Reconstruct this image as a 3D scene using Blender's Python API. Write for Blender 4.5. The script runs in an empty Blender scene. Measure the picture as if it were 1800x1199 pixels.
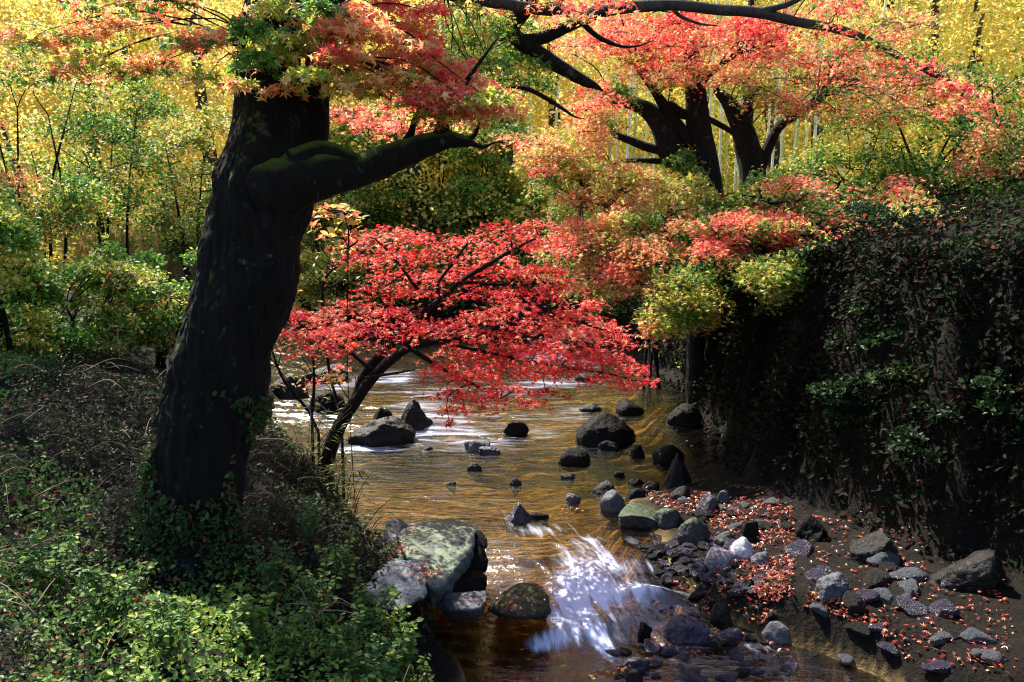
import bpy, bmesh, math
import numpy as np
from mathutils import Vector
R = math.radians
S = bpy.context.scene
COL = S.collection
# ------------------------------------------------------------------ camera, sky, sun, exposure
F_PX, PITCH, CAM_H = 1563.0, R(8.5), 3.0
cam = bpy.data.cameras.new('camera'); cam.sensor_fit = 'HORIZONTAL'; cam.sensor_width = 36
cam.lens = 36 * F_PX / 1800; cam.clip_end = 600; cam.clip_start = 0.05
co = bpy.data.objects.new('camera', cam); COL.objects.link(co)
co.location = (0, 0, CAM_H); co.rotation_euler = (R(90) - PITCH, 0, 0)
S.camera = co
SUN = Vector((-0.44, 0.62, 0.98)).normalized()
SUN_EL = math.asin(SUN.z); SUN_AZ = math.atan2(SUN.x, SUN.y)
w = bpy.data.worlds.new('World'); S.world = w; w.use_nodes = True
nt = w.node_tree
sky = nt.nodes.new('ShaderNodeTexSky'); sky.sky_type = 'NISHITA'; sky.sun_disc = False
sky.sun_elevation = SUN_EL; sky.sun_rotation = SUN_AZ
nt.links.new(sky.outputs[0], nt.nodes['Background'].inputs[0])
nt.nodes['Background'].inputs[1].default_value = 0.11
sl = bpy.data.lights.new('sun', 'SUN'); sl.energy = 5.0; sl.angle = R(0.5); sl.color = (1.0, 0.93, 0.82)
so = bpy.data.objects.new('sun', sl); COL.objects.link(so)
so.rotation_euler = SUN.to_track_quat('Z', 'Y').to_euler()
S.view_settings.view_transform = 'Standard'; S.view_settings.look = 'None'
S.view_settings.exposure = 1.5; S.view_settings.gamma = 1.0
S.cycles.use_denoising = True; S.cycles.denoising_prefilter = 'NONE'; S.cycles.use_adaptive_sampling = False; S.cycles.filter_width = 1.2
S.cycles.max_bounces = 7; S.cycles.diffuse_bounces = 3; S.cycles.glossy_bounces = 3
S.cycles.transparent_max_bounces = 8; S.cycles.caustics_reflective = False; S.cycles.caustics_refractive = False
S.cycles.sample_clamp_indirect = 6

# ------------------------------------------------------------------ maths helpers
rng = np.random.default_rng(7)
def A(*v): return np.array(v, float)
def P(px, py, Y):
    """point seen at photo position px, py at distance Y in front of the camera"""
    px = np.asarray(px, float); py = np.asarray(py, float); Y = np.asarray(Y, float)
    a = (px - 900) / F_PX; b = (599.5 - py) / F_PX
    dy = math.cos(PITCH) + b * math.sin(PITCH); dz = -math.sin(PITCH) + b * math.cos(PITCH)
    t = Y / dy
    return np.stack(np.broadcast_arrays(a * t, Y + 0 * t, CAM_H + dz * t), -1)
def G(px, py, z=0.0):
    a = (px - 900) / F_PX; b = (599.5 - py) / F_PX
    dy = math.cos(PITCH) + b * math.sin(PITCH); dz = -math.sin(PITCH) + b * math.cos(PITCH)
    t = (z - CAM_H) / dz
    return A(a * t, dy * t, z)
def _h(ix, iy, iz, s):
    n = (ix * 374761393 + iy * 668265263 + iz * 2147483647 + s * 974634777) & 0xffffffff
    n = ((n ^ (n >> 13)) * 1274126177) & 0xffffffff
    n = ((n ^ (n >> 15)) * 2246822519) & 0xffffffff
    return ((n ^ (n >> 16)) & 0xffff) / 32767.5 - 1.0
def vnoise(p, s=0):
    p = np.asarray(p, float); i = np.floor(p).astype(np.int64); f = p - i; f = f * f * (3 - 2 * f)
    o = 0
    for a in (0, 1):
        for b in (0, 1):
            for c in (0, 1):
                wgt = (f[..., 0] if a else 1 - f[..., 0]) * (f[..., 1] if b else 1 - f[..., 1]) * (f[..., 2] if c else 1 - f[..., 2])
                o = o + wgt * _h(i[..., 0] + a, i[..., 1] + b, i[..., 2] + c, s)
    return o
def fbm(p, s=0, o=4):
    r = 0; a = .5; p = np.asarray(p, float)
    for k in range(o):
        r = r + a * vnoise(p, s + k * 17); p = p * 2.03 + 5.1; a *= .5
    return r
def fb2(x, y, sc, s=0, o=4): return fbm(np.stack([x * sc, y * sc, 0 * x + .37], -1), s, o)
def sstep(a, b, x):
    t = np.clip((x - a) / (b - a), 0, 1); return t * t * (3 - 2 * t)

# ------------------------------------------------------------------ object helpers
def tag(o, label=None, cat=None, group=None, kind=None):
    if label: o['label'] = label
    if cat: o['category'] = cat
    if group: o['group'] = group
    if kind: o['kind'] = kind
    return o
def empty(name, loc, label, cat, group=None):
    o = bpy.data.objects.new(name, None); COL.objects.link(o); o.location = tuple(float(v) for v in loc)
    o.empty_display_size = .2
    return tag(o, label, cat, group)
def build(name, V, faces, mat, parent=None, col=None, smooth=True, origin=None, attrs=None):
    """faces: list of (n,k) int arrays"""
    V = np.asarray(V, float)
    if parent is not None: V = V - np.array(parent.location)
    elif origin is not None: V = V - np.asarray(origin, float)
    me = bpy.data.meshes.new(name)
    if not isinstance(faces, list): faces = [faces]
    faces = [np.asarray(f, np.int32) for f in faces if len(f)]
    me.vertices.add(len(V)); me.vertices.foreach_set('co', V.astype(np.float32).ravel())
    li = np.concatenate([f.ravel() for f in faces]); tot = np.concatenate([np.full(len(f), f.shape[1], np.int32) for f in faces])
    me.loops.add(len(li)); me.loops.foreach_set('vertex_index', li)
    me.polygons.add(len(tot)); st = np.concatenate([[0], np.cumsum(tot)[:-1]]).astype(np.int32)
    me.polygons.foreach_set('loop_start', st); me.polygons.foreach_set('loop_total', tot)
    me.polygons.foreach_set('use_smooth', np.full(len(tot), smooth))
    if col is not None:
        a = me.color_attributes.new('Col', 'FLOAT_COLOR', 'POINT')
        c = np.ones((len(V), 4), np.float32); c[:, :3] = col; a.data.foreach_set('color', c.ravel())
    for k, v in (attrs or {}).items():
        v = np.asarray(v, np.float32)
        if v.ndim == 1:
            a = me.attributes.new(k, 'FLOAT', 'POINT'); a.data.foreach_set('value', v)
        else:
            a = me.attributes.new(k, 'FLOAT_VECTOR', 'POINT'); a.data.foreach_set('vector', v.ravel())
    me.update(calc_edges=True)
    o = bpy.data.objects.new(name, me); COL.objects.link(o)
    if mat: me.materials.append(mat)
    if parent is not None: o.parent = parent
    elif origin is not None: o.location = tuple(float(v) for v in origin)
    return o

class Tubes:
    def __init__(s): s.V = []; s.F = []; s.n = 0
    def add(s, pts, rad, sides=8, rough=0.0, seed=0, sub=0):
        pts = np.asarray(pts, float); rad = np.asarray(rad, float)
        if sub:  # catmull-rom
            Q = np.vstack([2 * pts[0] - pts[1], pts, 2 * pts[-1] - pts[-2]]); out = []; ro = []
            for i in range(len(pts) - 1):
                p0, p1, p2, p3 = Q[i:i + 4]
                for t in np.arange(sub) / sub:
                    out.append(.5 * (2 * p1 + (p2 - p0) * t + (2 * p0 - 5 * p1 + 4 * p2 - p3) * t * t + (3 * p1 - p0 - 3 * p2 + p3) * t ** 3))
                    ro.append(rad[i] * (1 - t) + rad[i + 1] * t)
            out.append(pts[-1]); ro.append(rad[-1]); pts = np.array(out); rad = np.array(ro)
        T = np.gradient(pts, axis=0); T /= np.linalg.norm(T, axis=1)[:, None] + 1e-9
        ref = A(0.3, 1, 0.1); U = np.cross(T, ref); U /= np.linalg.norm(U, axis=1)[:, None] + 1e-9
        W = np.cross(T, U)
        a = np.arange(sides) * 2 * math.pi / sides
        V = pts[:, None] + rad[:, None, None] * (np.cos(a)[None, :, None] * U[:, None] + np.sin(a)[None, :, None] * W[:, None])
        if rough:
            D = V - pts[:, None]; q = V.reshape(-1, 3)
            mr = max(rad.mean(), .01)
            n = fbm(q / mr * A(.8, .8, .35), seed, 3) + .5 * fbm(q / mr * A(3, 3, 1.2), seed + 3, 3)
            if rough >= .2: n = n - .55 * np.abs(fbm(q * A(20, 20, 2.6) + fbm(q * 3, seed + 5, 2)[:, None], seed + 7, 3)) - .25 * np.abs(fbm(q * A(50, 50, 9), seed + 8, 2))
            V = pts[:, None] + D * (1 + rough * n.reshape(V.shape[:2]))[..., None]
        m = len(pts); b = s.n
        i, j = np.meshgrid(np.arange(m - 1), np.arange(sides), indexing='ij'); j2 = (j + 1) % sides
        F = np.stack([i * sides + j, i * sides + j2, (i + 1) * sides + j2, (i + 1) * sides + j], -1).reshape(-1, 4) + b
        s.V.append(V.reshape(-1, 3)); s.F.append(F)
        s.V.append(pts[[0, -1]]); c0 = b + m * sides; c1 = c0 + 1
        jj = np.arange(sides); j2 = (jj + 1) % sides
        s.F.append(np.stack([np.full(sides, c0), b + j2, b + jj, np.full(sides, c0)], -1)[:, :3])
        s.F.append(np.stack([np.full(sides, c1), b + (m - 1) * sides + jj, b + (m - 1) * sides + j2], -1))
        s.n += m * sides + 2
        return pts
    def build(s, name, mat, parent=None, **k):
        q = [f for f in s.F if f.shape[1] == 4]; t = [f for f in s.F if f.shape[1] == 3]
        return build(name, np.vstack(s.V), [np.vstack(q), np.vstack(t)], mat, parent, **k)

# leaf templates ----------------------------------------------------
def maple_t():
    tips = [(90, 1.0), (38, .92), (142, .92), (-18, .62), (198, .62)]
    tips = sorted(tips); nt_ = [-75, 10, 64, 116, 170]
    V = [(0, 0, 0)]; 
    seq = []
    for k in range(5):
        a = R(nt_[k]); r = .30 if k else .12
        V.append((r * math.cos(a), r * math.sin(a), -.01)); seq.append(len(V) - 1)
        a, r = R(tips[k][0]), tips[k][1]
        V.append((r * math.cos(a), r * math.sin(a), -.22 * r)); seq.append(len(V) - 1)
    V = np.array(V); V[:, 1] -= .15
    Fq = []
    for k in range(5):
        n0 = seq[2 * k]; tp = seq[2 * k + 1]; n1 = seq[(2 * k + 2) % 10]
        Fq.append((0, n0, tp, n1))
    return V * .62, np.array(Fq)
MAPLE = maple_t()
QUAD = (A((0, -.5, 0), (.32, .02, .05), (0, .55, -.05), (-.32, .02, .05)).reshape(4, 3), np.array([(0, 1, 2, 3)]))
OVATE = (np.array([(0, -.5, 0), (.24, -.2, .07), (.25, .12, .07), (0, .55, -.05), (-.25, .12, .07), (-.24, -.2, .07), (0, 0, 0)], float),
         np.array([(0, 1, 2, 6), (6, 2, 3, 3), (0, 6, 4, 5), (6, 3, 4, 4)]))
OVATE = (OVATE[0], np.array([(0, 1, 2, 6), (0, 6, 4, 5), (6, 2, 3, 4)]))
BLADE = (np.array([(0, 0, 0), (.06, .35, .06), (0, 1.0, -.12), (-.06, .35, .06)], float), np.array([(0, 1, 2, 3)]))
def leaf_geo(C, size, col, tmpl, tilt=.6, up=(0, 0, 1), rg=None, dirs=None):
    rg = rg or rng
    n = len(C); T, Fq = tmpl
    N = np.asarray(up, float) + rg.normal(0, tilt, (n, 3)); N /= np.linalg.norm(N, axis=1)[:, None]
    H = rg.normal(0, 1, (n, 3)) if dirs is None else dirs + rg.normal(0, .35, (n, 3))
    X = np.cross(H, N); X /= np.linalg.norm(X, axis=1)[:, None] + 1e-9
    Yv = np.cross(N, X)
    s = np.asarray(size).reshape(-1, 1, 1)
    V = C[:, None] + s * (T[None, :, 0:1] * X[:, None] + T[None, :, 1:2] * Yv[:, None] + T[None, :, 2:3] * N[:, None])
    k = len(T)
    Fa = (Fq[None] + (np.arange(n) * k)[:, None, None]).reshape(-1, Fq.shape[1])
    return V.reshape(-1, 3), Fa, np.repeat(col, k, axis=0)
class Leaves:
    def __init__(s): s.V = []; s.F = []; s.C = []; s.n = 0
    def add(s, C, size, col, tmpl=MAPLE, **k):
        if len(C) == 0: return
        V, Fa, c = leaf_geo(C, size, col, tmpl, **k)
        s.V.append(V); s.F.append(Fa + s.n); s.C.append(c); s.n += len(V)
    def build(s, name, mat, parent=None, **k):
        return build(name, np.vstack(s.V), [np.vstack(s.F)], mat, parent, col=np.vstack(s.C), smooth=False, **k)

# ------------------------------------------------------------------ materials
def mat(name):
    m = bpy.data.materials.new(name); m.use_nodes = True; n = m.node_tree; n.nodes.clear()
    out = n.nodes.new('ShaderNodeOutputMaterial')
    return m, n, out
def N(n, t, **k):
    x = n.nodes.new('ShaderNode' + t)
    for a, b in k.items():
        if a in x.inputs.keys(): x.inputs[a].default_value = b
        else: setattr(x, a, b)
    return x
def noise(n, scale, detail=5, rough=.55, vec=None, dist=0):
    x = N(n, 'TexNoise'); x.inputs['Scale'].default_value = scale; x.inputs['Detail'].default_value = detail
    x.inputs['Roughness'].default_value = rough; x.inputs['Distortion'].default_value = dist
    if vec is not None: n.links.new(vec, x.inputs['Vector'])
    return x
def ramp(n, fac, stops):
    r = N(n, 'ValToRGB'); e = r.color_ramp.elements
    while len(e) < len(stops): e.new(.5)
    for k, (p, c) in enumerate(stops):
        e[k].position = p; e[k].color = (*c, 1) if len(c) == 3 else c
    n.links.new(fac, r.inputs[0]); return r
def g3(v): return (v, v, v)
def mixc(n, f, a, b):
    x = N(n, 'Mix', data_type='RGBA')
    for s, v in ((x.inputs[0], f), (x.inputs[6], a), (x.inputs[7], b)):
        if hasattr(v, 'links'): n.links.new(v, s)
        else: s.default_value = v if not isinstance(v, tuple) or len(v) == 4 else (*v, 1)
    return x.outputs[2]
def bump(n, h, strength, dist, normal=None):
    b = N(n, 'Bump'); b.inputs['Strength'].default_value = strength; b.inputs['Distance'].default_value = dist
    n.links.new(h, b.inputs['Height'])
    if normal is not None: n.links.new(normal, b.inputs['Normal'])
    return b.outputs[0]
def leaf_mat(name, trans=.45, rough=.42, spec=.35):
    m, n, out = mat(name)
    at = N(n, 'Attribute', attribute_name='Col')
    geo = N(n, 'NewGeometry')
    ns = noise(n, 60, 2, .5, geo.outputs['Position'])
    c = mixc(n, .25, at.outputs[0], mixc(n, 1.0, at.outputs[0], at.outputs[0]))
    hsv = N(n, 'HueSaturation'); n.links.new(at.outputs[0], hsv.inputs['Color'])
    mr = N(n, 'MapRange'); mr.inputs['To Min'].default_value = .75; mr.inputs['To Max'].default_value = 1.25
    n.links.new(ns.outputs[0], mr.inputs[0]); n.links.new(mr.outputs[0], hsv.inputs['Value'])
    p = N(n, 'BsdfPrincipled'); n.links.new(hsv.outputs[0], p.inputs['Base Color'])
    p.inputs['Roughness'].default_value = rough; p.inputs['Specular IOR Level'].default_value = spec
    t = N(n, 'BsdfTranslucent'); n.links.new(hsv.outputs[0], t.inputs['Color'])
    mx = N(n, 'MixShader'); mx.inputs[0].default_value = trans
    n.links.new(p.outputs[0], mx.inputs[1]); n.links.new(t.outputs[0], mx.inputs[2])
    n.links.new(mx.outputs[0], out.inputs[0]); return m
M_LEAF = leaf_mat('maple leaf', .54)
M_GREEN = leaf_mat('green leaf', .4, .5, .25)
M_DULL = leaf_mat('dull creeper leaf', .2, .7, .08)
M_LITTER = leaf_mat('fallen leaf', .1, .3, .5)
M_STALK = leaf_mat('bamboo culm', 0.0, .5, .3)

def bark_mat(name, c0, c1, moss=0.0, sc=1.0):
    m, n, out = mat(name)
    tc = N(n, 'TexCoord'); mp = N(n, 'Mapping'); mp.inputs['Scale'].default_value = (1, 1, .3)
    n.links.new(tc.outputs['Object'], mp.inputs[0])
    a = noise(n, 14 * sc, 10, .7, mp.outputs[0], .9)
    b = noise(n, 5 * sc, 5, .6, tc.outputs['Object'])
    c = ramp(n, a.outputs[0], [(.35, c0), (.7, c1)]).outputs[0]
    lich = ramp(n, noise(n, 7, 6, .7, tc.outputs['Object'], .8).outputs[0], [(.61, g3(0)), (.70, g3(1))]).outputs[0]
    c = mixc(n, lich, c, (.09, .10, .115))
    if moss:
        ge = N(n, 'NewGeometry'); sx = N(n, 'SeparateXYZ'); n.links.new(ge.outputs['Normal'], sx.inputs[0])
        ad = N(n, 'Math', operation='MULTIPLY_ADD'); n.links.new(b.outputs[0], ad.inputs[0]); ad.inputs[1].default_value = 1.3; 
        n.links.new(sx.outputs[2], ad.inputs[2])
        mr = N(n, 'MapRange'); mr.inputs['From Min'].default_value = 1.35 - moss; mr.inputs['From Max'].default_value = 1.75 - moss
        n.links.new(ad.outputs[0], mr.inputs[0])
        c = mixc(n, mr.outputs[0], c, mixc(n, noise(n, 60, 4, .6).outputs[0], (.03, .06, .006), (.13, .2, .03)))
    p = N(n, 'BsdfPrincipled', Roughness=.85); n.links.new(c, p.inputs['Base Color'])
    p.inputs['Specular IOR Level'].default_value = .2
    n.links.new(bump(n, a.outputs[0], 1.0, .09), p.inputs['Normal'])
    n.links.new(p.outputs[0], out.inputs[0]); return m
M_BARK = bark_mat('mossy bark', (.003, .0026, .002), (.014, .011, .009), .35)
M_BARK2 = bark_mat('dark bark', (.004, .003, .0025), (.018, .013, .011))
M_BARK3 = bark_mat('maple bark', (.03, .025, .022), (.10, .085, .075))

def rock_mat(name, c0, c1, c2=None, moss=0.0, mosscol=(.05, .09, .02), rough=.5, sc=1.0, spec=.4):
    m, n, out = mat(name)
    tc = N(n, 'TexCoord'); ob = tc.outputs['Object']
    a = noise(n, 6 * sc, 8, .62, ob, .5); b = noise(n, 28 * sc, 8, .7, ob); d = noise(n, 2.2 * sc, 4, .6, ob, 1.2)
    c = ramp(n, a.outputs[0], [(.33, c0), (.66, c1)]).outputs[0]
    if c2: c = mixc(n, ramp(n, d.outputs[0], [(.45, g3(0)), (.58, g3(1))]).outputs[0], c, c2)
    c = mixc(n, ramp(n, b.outputs[0], [(.35, g3(.75)), (.5, g3(0))]).outputs[0], c, tuple(v * .35 for v in c0))
    if moss:
        ge = N(n, 'NewGeometry'); sx = N(n, 'SeparateXYZ'); n.links.new(ge.outputs['Normal'], sx.inputs[0])
        ad = N(n, 'Math', operation='MULTIPLY_ADD'); n.links.new(a.outputs[0], ad.inputs[0]); ad.inputs[1].default_value = 1.6
        n.links.new(sx.outputs[2], ad.inputs[2])
        mr = N(n, 'MapRange'); mr.inputs['From Min'].default_value = 1.75 - moss; mr.inputs['From Max'].default_value = 2.0 - moss
        n.links.new(ad.outputs[0], mr.inputs[0])
        c = mixc(n, mr.outputs[0], c, mosscol)
    p = N(n, 'BsdfPrincipled'); n.links.new(c, p.inputs['Base Color']); p.inputs['Specular IOR Level'].default_value = spec
    rr = N(n, 'MapRange'); rr.inputs['To Min'].default_value = max(rough - .2, .08); rr.inputs['To Max'].default_value = rough + .2
    n.links.new(b.outputs[0], rr.inputs[0]); n.links.new(rr.outputs[0], p.inputs['Roughness'])
    ad2 = N(n, 'Math', operation='ADD'); n.links.new(a.outputs[0], ad2.inputs[0])
    ml = N(n, 'Math', operation='MULTIPLY'); n.links.new(b.outputs[0], ml.inputs[0]); ml.inputs[1].default_value = .4
    n.links.new(ml.outputs[0], ad2.inputs[1])
    n.links.new(bump(n, ad2.outputs[0], .8, .05), p.inputs['Normal'])
    n.links.new(p.outputs[0], out.inputs[0]); return m
RM = {
 'black': rock_mat('shade-blackened wet stone', (.002, .002, .002), (.007, .0066, .006), rough=.5, spec=.10),  # colour taken near black to stand in for tree shade on the stream
 'dark': rock_mat('dark brown stone', (.006, .005, .0045), (.02, .017, .014), rough=.45, spec=.2),  # brown darkened too for the shade over the stream
 'slate': rock_mat('wet purple slate', (.016, .013, .026), (.07, .058, .10), rough=.28),
 'grey': rock_mat('grey stone', (.03, .033, .042), (.11, .12, .145), rough=.5),
 'blue': rock_mat('blue grey stone', (.035, .045, .055), (.19, .23, .26), (.04, .045, .05), rough=.5),
 'slab': rock_mat('green grey slab stone', (.045, .055, .058), (.19, .23, .215), (.11, .14, .125), rough=.6, moss=.12, mosscol=(.15, .19, .12), sc=1.3),
 'white': rock_mat('white stone', (.35, .36, .4), (.65, .67, .7), rough=.5),
 'pink': rock_mat('pinkish grey stone', (.16, .13, .15), (.32, .27, .30), rough=.5),
 'moss': rock_mat('mossy stone', (.008, .009, .010), (.034, .036, .040), rough=.45, moss=.38, mosscol=(.028, .05, .018)),
 'brown': rock_mat('mossy brown stone', (.012, .01, .007), (.05, .035, .02), rough=.6, moss=.3, mosscol=(.04, .045, .01)),
}

# ------------------------------------------------------------------ terrain
LE = np.array([(-20, -1.5), (2, -.45), (5.3, -.55), (6.3, -.6), (7, -1.25), (8, -1.5), (9, -1.9), (10.5, -2.6), (12.5, -3.3), (15, -4.2), (16, -6), (17.5, -10), (22, -24), (30, -40), (60, -70)])
RE = np.array([(-20, 5), (2, 4.0), (5.0, 3.1), (5.8, 2.7), (6.3, 2.1), (6.67, 1.55), (7.35, 1.42), (8.3, 1.15), (8.9, 1.3), (9.5, 2.0), (11.1, 2.4), (13.1, 2.4), (15.9, 2.5), (17.6, 1.2), (18.6, -1.5), (19.6, -5), (22, -14), (30, -34), (60, -60)])
WA = np.array([(-20, 6), (2, 4.6), (6, 3.9), (8, 2.95), (9.2, 2.45), (11, 2.65), (13, 2.6), (16, 2.75), (17.8, 1.6), (18.8, -1), (19.9, -4.5), (22, -13), (30, -33), (60, -59)])
def xl(y): return np.interp(y, LE[:, 0], LE[:, 1])
def xr(y): return np.interp(y, RE[:, 0], RE[:, 1])
def xw(y): return np.interp(y, WA[:, 0], WA[:, 1])
def wlevel(x, y):
    ramp_ = sstep(6.05, 7.9, y + .15 * np.sin(x * 3))
    return -.26 + .26 * ramp_ + .22 * sstep(10.3, 13, y) + .25 * sstep(14, 20, y) + .05 * np.maximum(y - 20, 0)
def terrain(x, y):
    base = .0 + .47 * sstep(10.3, 20, y) + .05 * np.maximum(y - 20, 0)
    n1 = fb2(x, y, .9, 1); n2 = fb2(x, y, 3.5, 5); n3 = fb2(x, y, .25, 9)
    dl = xl(y) - x + .25 * n1; dr = x - xr(y) + .2 * n1; dw = x - xw(y) + .25 * n1 + .55 * fb2(x, y, 1.9, 61, 5)
    Al = np.interp(y, [-5, 3, 5, 6.2, 7.5, 9, 14, 25], [1.2, .9, .75, 1.0, 1.45, 1.3, 1.2, 1.0])
    zl = np.where(dl > 0, Al * (1 - np.exp(-np.maximum(dl, 0) / .75)) + .12 * np.clip(dl - 1.5, 0, 10) + .15 * np.clip(dl - 6, 0, 14), 0)
    zr = np.where(dr > 0, .22 * (1 - np.exp(-np.maximum(dr, 0) / .8)), 0)
    zw = np.interp(y, [15.5, 18.3], [2.25, .6]) * sstep(0, .8, dw) + .3 * np.clip(y - 18.6, 0, 5) * sstep(0, .8, dw) + .22 * np.clip(dw - .8, 0, 7) * np.interp(y, [16, 19, 30, 36], [1, .12, .12, 1])
    ins = np.minimum(-dl, -dr)
    bed = -.34 * sstep(-.05, .5, ins) + .07 * n1 - .26 * (1 - sstep(6.0, 7.9, y)) * sstep(-.3, .3, ins)
    z = base + bed + zl + zr + zw + .06 * n2 + .3 * n3 * sstep(.5, 4, np.maximum(dl, dw))
    z = z + .5 * np.clip(y - 23, 0, 60) * sstep(23, 30, y)
    return z
def tz(x, y): return float(terrain(np.array([float(x)]), np.array([float(y)]))[0])
def axis(bits):
    out = []
    for a, b, s in bits: out.append(np.arange(a, b, s))
    return np.concatenate(out + [[bits[-1][1]]])
gx = axis([(-90, -20, 3), (-20, -6, .4), (-6, 5, .055), (5, 20, .4), (20, 90, 3)])
gy = axis([(-25, 2, .8), (2, 12, .055), (12, 20, .14), (20, 40, .5), (40, 110, 2)])
XX, YY = np.meshgrid(gx, gy)
ZZ = terrain(XX, YY)
def grid_faces(ny, nx):
    i, j = np.meshgrid(np.arange(ny - 1), np.arange(nx - 1), indexing='ij'); a = i * nx + j
    return np.stack([a, a + 1, a + nx + 1, a + nx], -1).reshape(-1, 4)
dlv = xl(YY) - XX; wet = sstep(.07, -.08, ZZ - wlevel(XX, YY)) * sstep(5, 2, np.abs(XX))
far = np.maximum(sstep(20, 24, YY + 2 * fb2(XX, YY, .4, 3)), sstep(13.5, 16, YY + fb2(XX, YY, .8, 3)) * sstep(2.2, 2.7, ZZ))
m, n, out = mat('earth and stream bed')
ge = N(n, 'NewGeometry'); pos = ge.outputs['Position']
n1 = noise(n, 1.6, 8, .6, pos, .4); n2 = noise(n, 9, 8, .65, pos); n3 = noise(n, 30, 5, .6, pos)
soil = ramp(n, n2.outputs[0], [(.3, (.003, .0024, .0018)), (.55, (.008, .006, .004)), (.8, (.022, .015, .009))]).outputs[0]  # soil colour lowered to near black in place of canopy shade on the bank
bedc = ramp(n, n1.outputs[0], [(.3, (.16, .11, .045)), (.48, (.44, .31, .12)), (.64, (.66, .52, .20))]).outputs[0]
vor = N(n, 'TexVoronoi'); vor.inputs['Scale'].default_value = 9; n.links.new(pos, vor.inputs['Vector'])
bedc = mixc(n, ramp(n, vor.outputs['Distance'], [(.2, g3(.0)), (.7, g3(.6))]).outputs[0], bedc, (.14, .09, .04))
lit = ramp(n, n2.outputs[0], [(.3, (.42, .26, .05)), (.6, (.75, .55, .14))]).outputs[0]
aw = N(n, 'Attribute', attribute_name='wet'); af = N(n, 'Attribute', attribute_name='far')
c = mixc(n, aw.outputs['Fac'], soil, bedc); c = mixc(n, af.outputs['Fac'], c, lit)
p = N(n, 'BsdfPrincipled', Roughness=.9); n.links.new(c, p.inputs['Base Color'])
p.inputs['Specular IOR Level'].default_value = .15
n.links.new(bump(n, n3.outputs[0], .8, .04), p.inputs['Normal']); n.links.new(p.outputs[0], out.inputs[0])
M_GROUND = m
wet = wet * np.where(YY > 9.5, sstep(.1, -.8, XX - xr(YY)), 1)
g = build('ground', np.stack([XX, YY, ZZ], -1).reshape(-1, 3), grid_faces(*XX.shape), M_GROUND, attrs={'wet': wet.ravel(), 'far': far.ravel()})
tag(g, kind='structure', label='dark earth banks and brown stream bed of the valley')

# ------------------------------------------------------------------ water
# foam patches: photo x, y, reach x, reach y, amount
FOAM = [(940,932,40,8,.3),(975,952,35,12,.4),(1035,972,45,10,.45),(1005,992,42,16,.5),(1052,1012,52,22,1.4),(1105,1042,60,13,1.5),(1010,1038,40,32,1.6),
        (1003,1078,34,24,2.2),(1060,1040,60,20,.9),(958,1106,32,10,1.7),(1000,1098,50,8,.6),(1062,1106,24,18,1.5),(1100,1075,60,22,.6),(1180,1040,60,6,.6),(1325,1108,30,8,1.1),
        (1120,1005,60,10,.3),(930,960,30,24,.3),(1110,975,60,10,.5),(910,1075,60,8,.35),(850,1068,40,8,.3),
        (700,690,45,14,.8),(740,740,50,22,.7),(800,770,70,20,.65),(700,765,60,12,.4),(660,792,70,5,.8),(600,700,50,20,.6),(560,740,30,20,.6),(850,790,60,8,.5),(960,655,45,12,.9),(1010,745,60,16,.5),
        (940,770,60,12,.5),(900,715,80,10,.6),(1000,690,70,12,.5),(860,745,60,12,.4),(940,700,70,8,.5),(760,710,60,12,.5),(1030,665,40,8,.6),(980,632,60,8,.5),
        (905,900,30,14,.35),(1120,1150,120,20,.12),(1250,1160,120,18,.22),(1330,1180,80,15,.25),(1000,1150,60,12,.15),(1260,1060,60,12,.3)]
wy = axis([(1.0, 4.8, .1), (4.8, 9, .018), (9, 15, .03), (15, 30, .15)]); ws = np.linspace(0, 1, 300)
Yw, Sw = np.meshgrid(wy, ws, indexing='ij')
Xw = (xl(Yw) - .8) * (1 - Sw) + (xr(Yw) + .8) * Sw
rap = np.exp(-((Yw - 6.9) / .75) ** 4) * np.exp(-((Xw - .9) / .7) ** 4)
Zw = wlevel(Xw, Yw)
foam = np.zeros_like(Xw)
for (fx, fy, rx, ry, am) in FOAM:
    am = am * (1.05 if fy < 850 else 1.0); c = G(fx, fy, 0 if fy < 940 else -.12); c2 = G(fx + rx, fy, c[2]); c3 = G(fx, fy + ry, c[2]); 
    foam += am * np.exp(-(((Xw - c[0]) / (c2[0] - c[0])) ** 2 + ((Yw - c[1]) / (c3[1] - c[1])) ** 2))
foam = .98 * (1 - np.exp(-.85 * foam))
# flow coordinates: along / across, following the channel
ang = R(-14)
al = Yw * math.cos(ang) + Xw * math.sin(ang); ac = Xw * math.cos(ang) - Yw * math.sin(ang)
warp = fb2(Xw, Yw, 1.1, 41); 
wv = fbm(np.stack([ac * 3.2 + warp * 2.5, al * .9, 0 * al], -1), 3, 3)
ripx = fbm(np.stack([Xw * 1.3 + warp, Yw * 5.5 + warp * 2, 0 * al], -1), 13, 3)
Zw = Zw + rap * (.085 * wv + .05 * fbm(np.stack([ac * 2.2, al * 2.2, 0 * al], -1), 23, 2)) + .018 * ripx * (.5 + sstep(9.8, 12, Yw) * 1.1)
for (hx, hy, sx, sy, h) in [(1150,1052,.28,.12,.10),(990,1098,.35,.14,.06),(1060,1092,.16,.14,.04),(930,1068,.3,.14,.04),(1110,1080,.3,.14,.04)]:
    c = G(hx, hy, -.15); Zw += h * np.exp(-((Xw - c[0]) / sx) ** 2 - ((Yw - c[1]) / sy) ** 2)
m, n, out = mat('stream water')
af = N(n, 'Attribute', attribute_name='foam'); fl = N(n, 'Attribute', attribute_name='flow'); ge = N(n, 'NewGeometry')
mp = N(n, 'Mapping'); mp.inputs['Scale'].default_value = (8, 1.3, 1); n.links.new(fl.outputs['Vector'], mp.inputs[0])
st = noise(n, 1.0, 8, .62, mp.outputs[0], .9)
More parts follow.
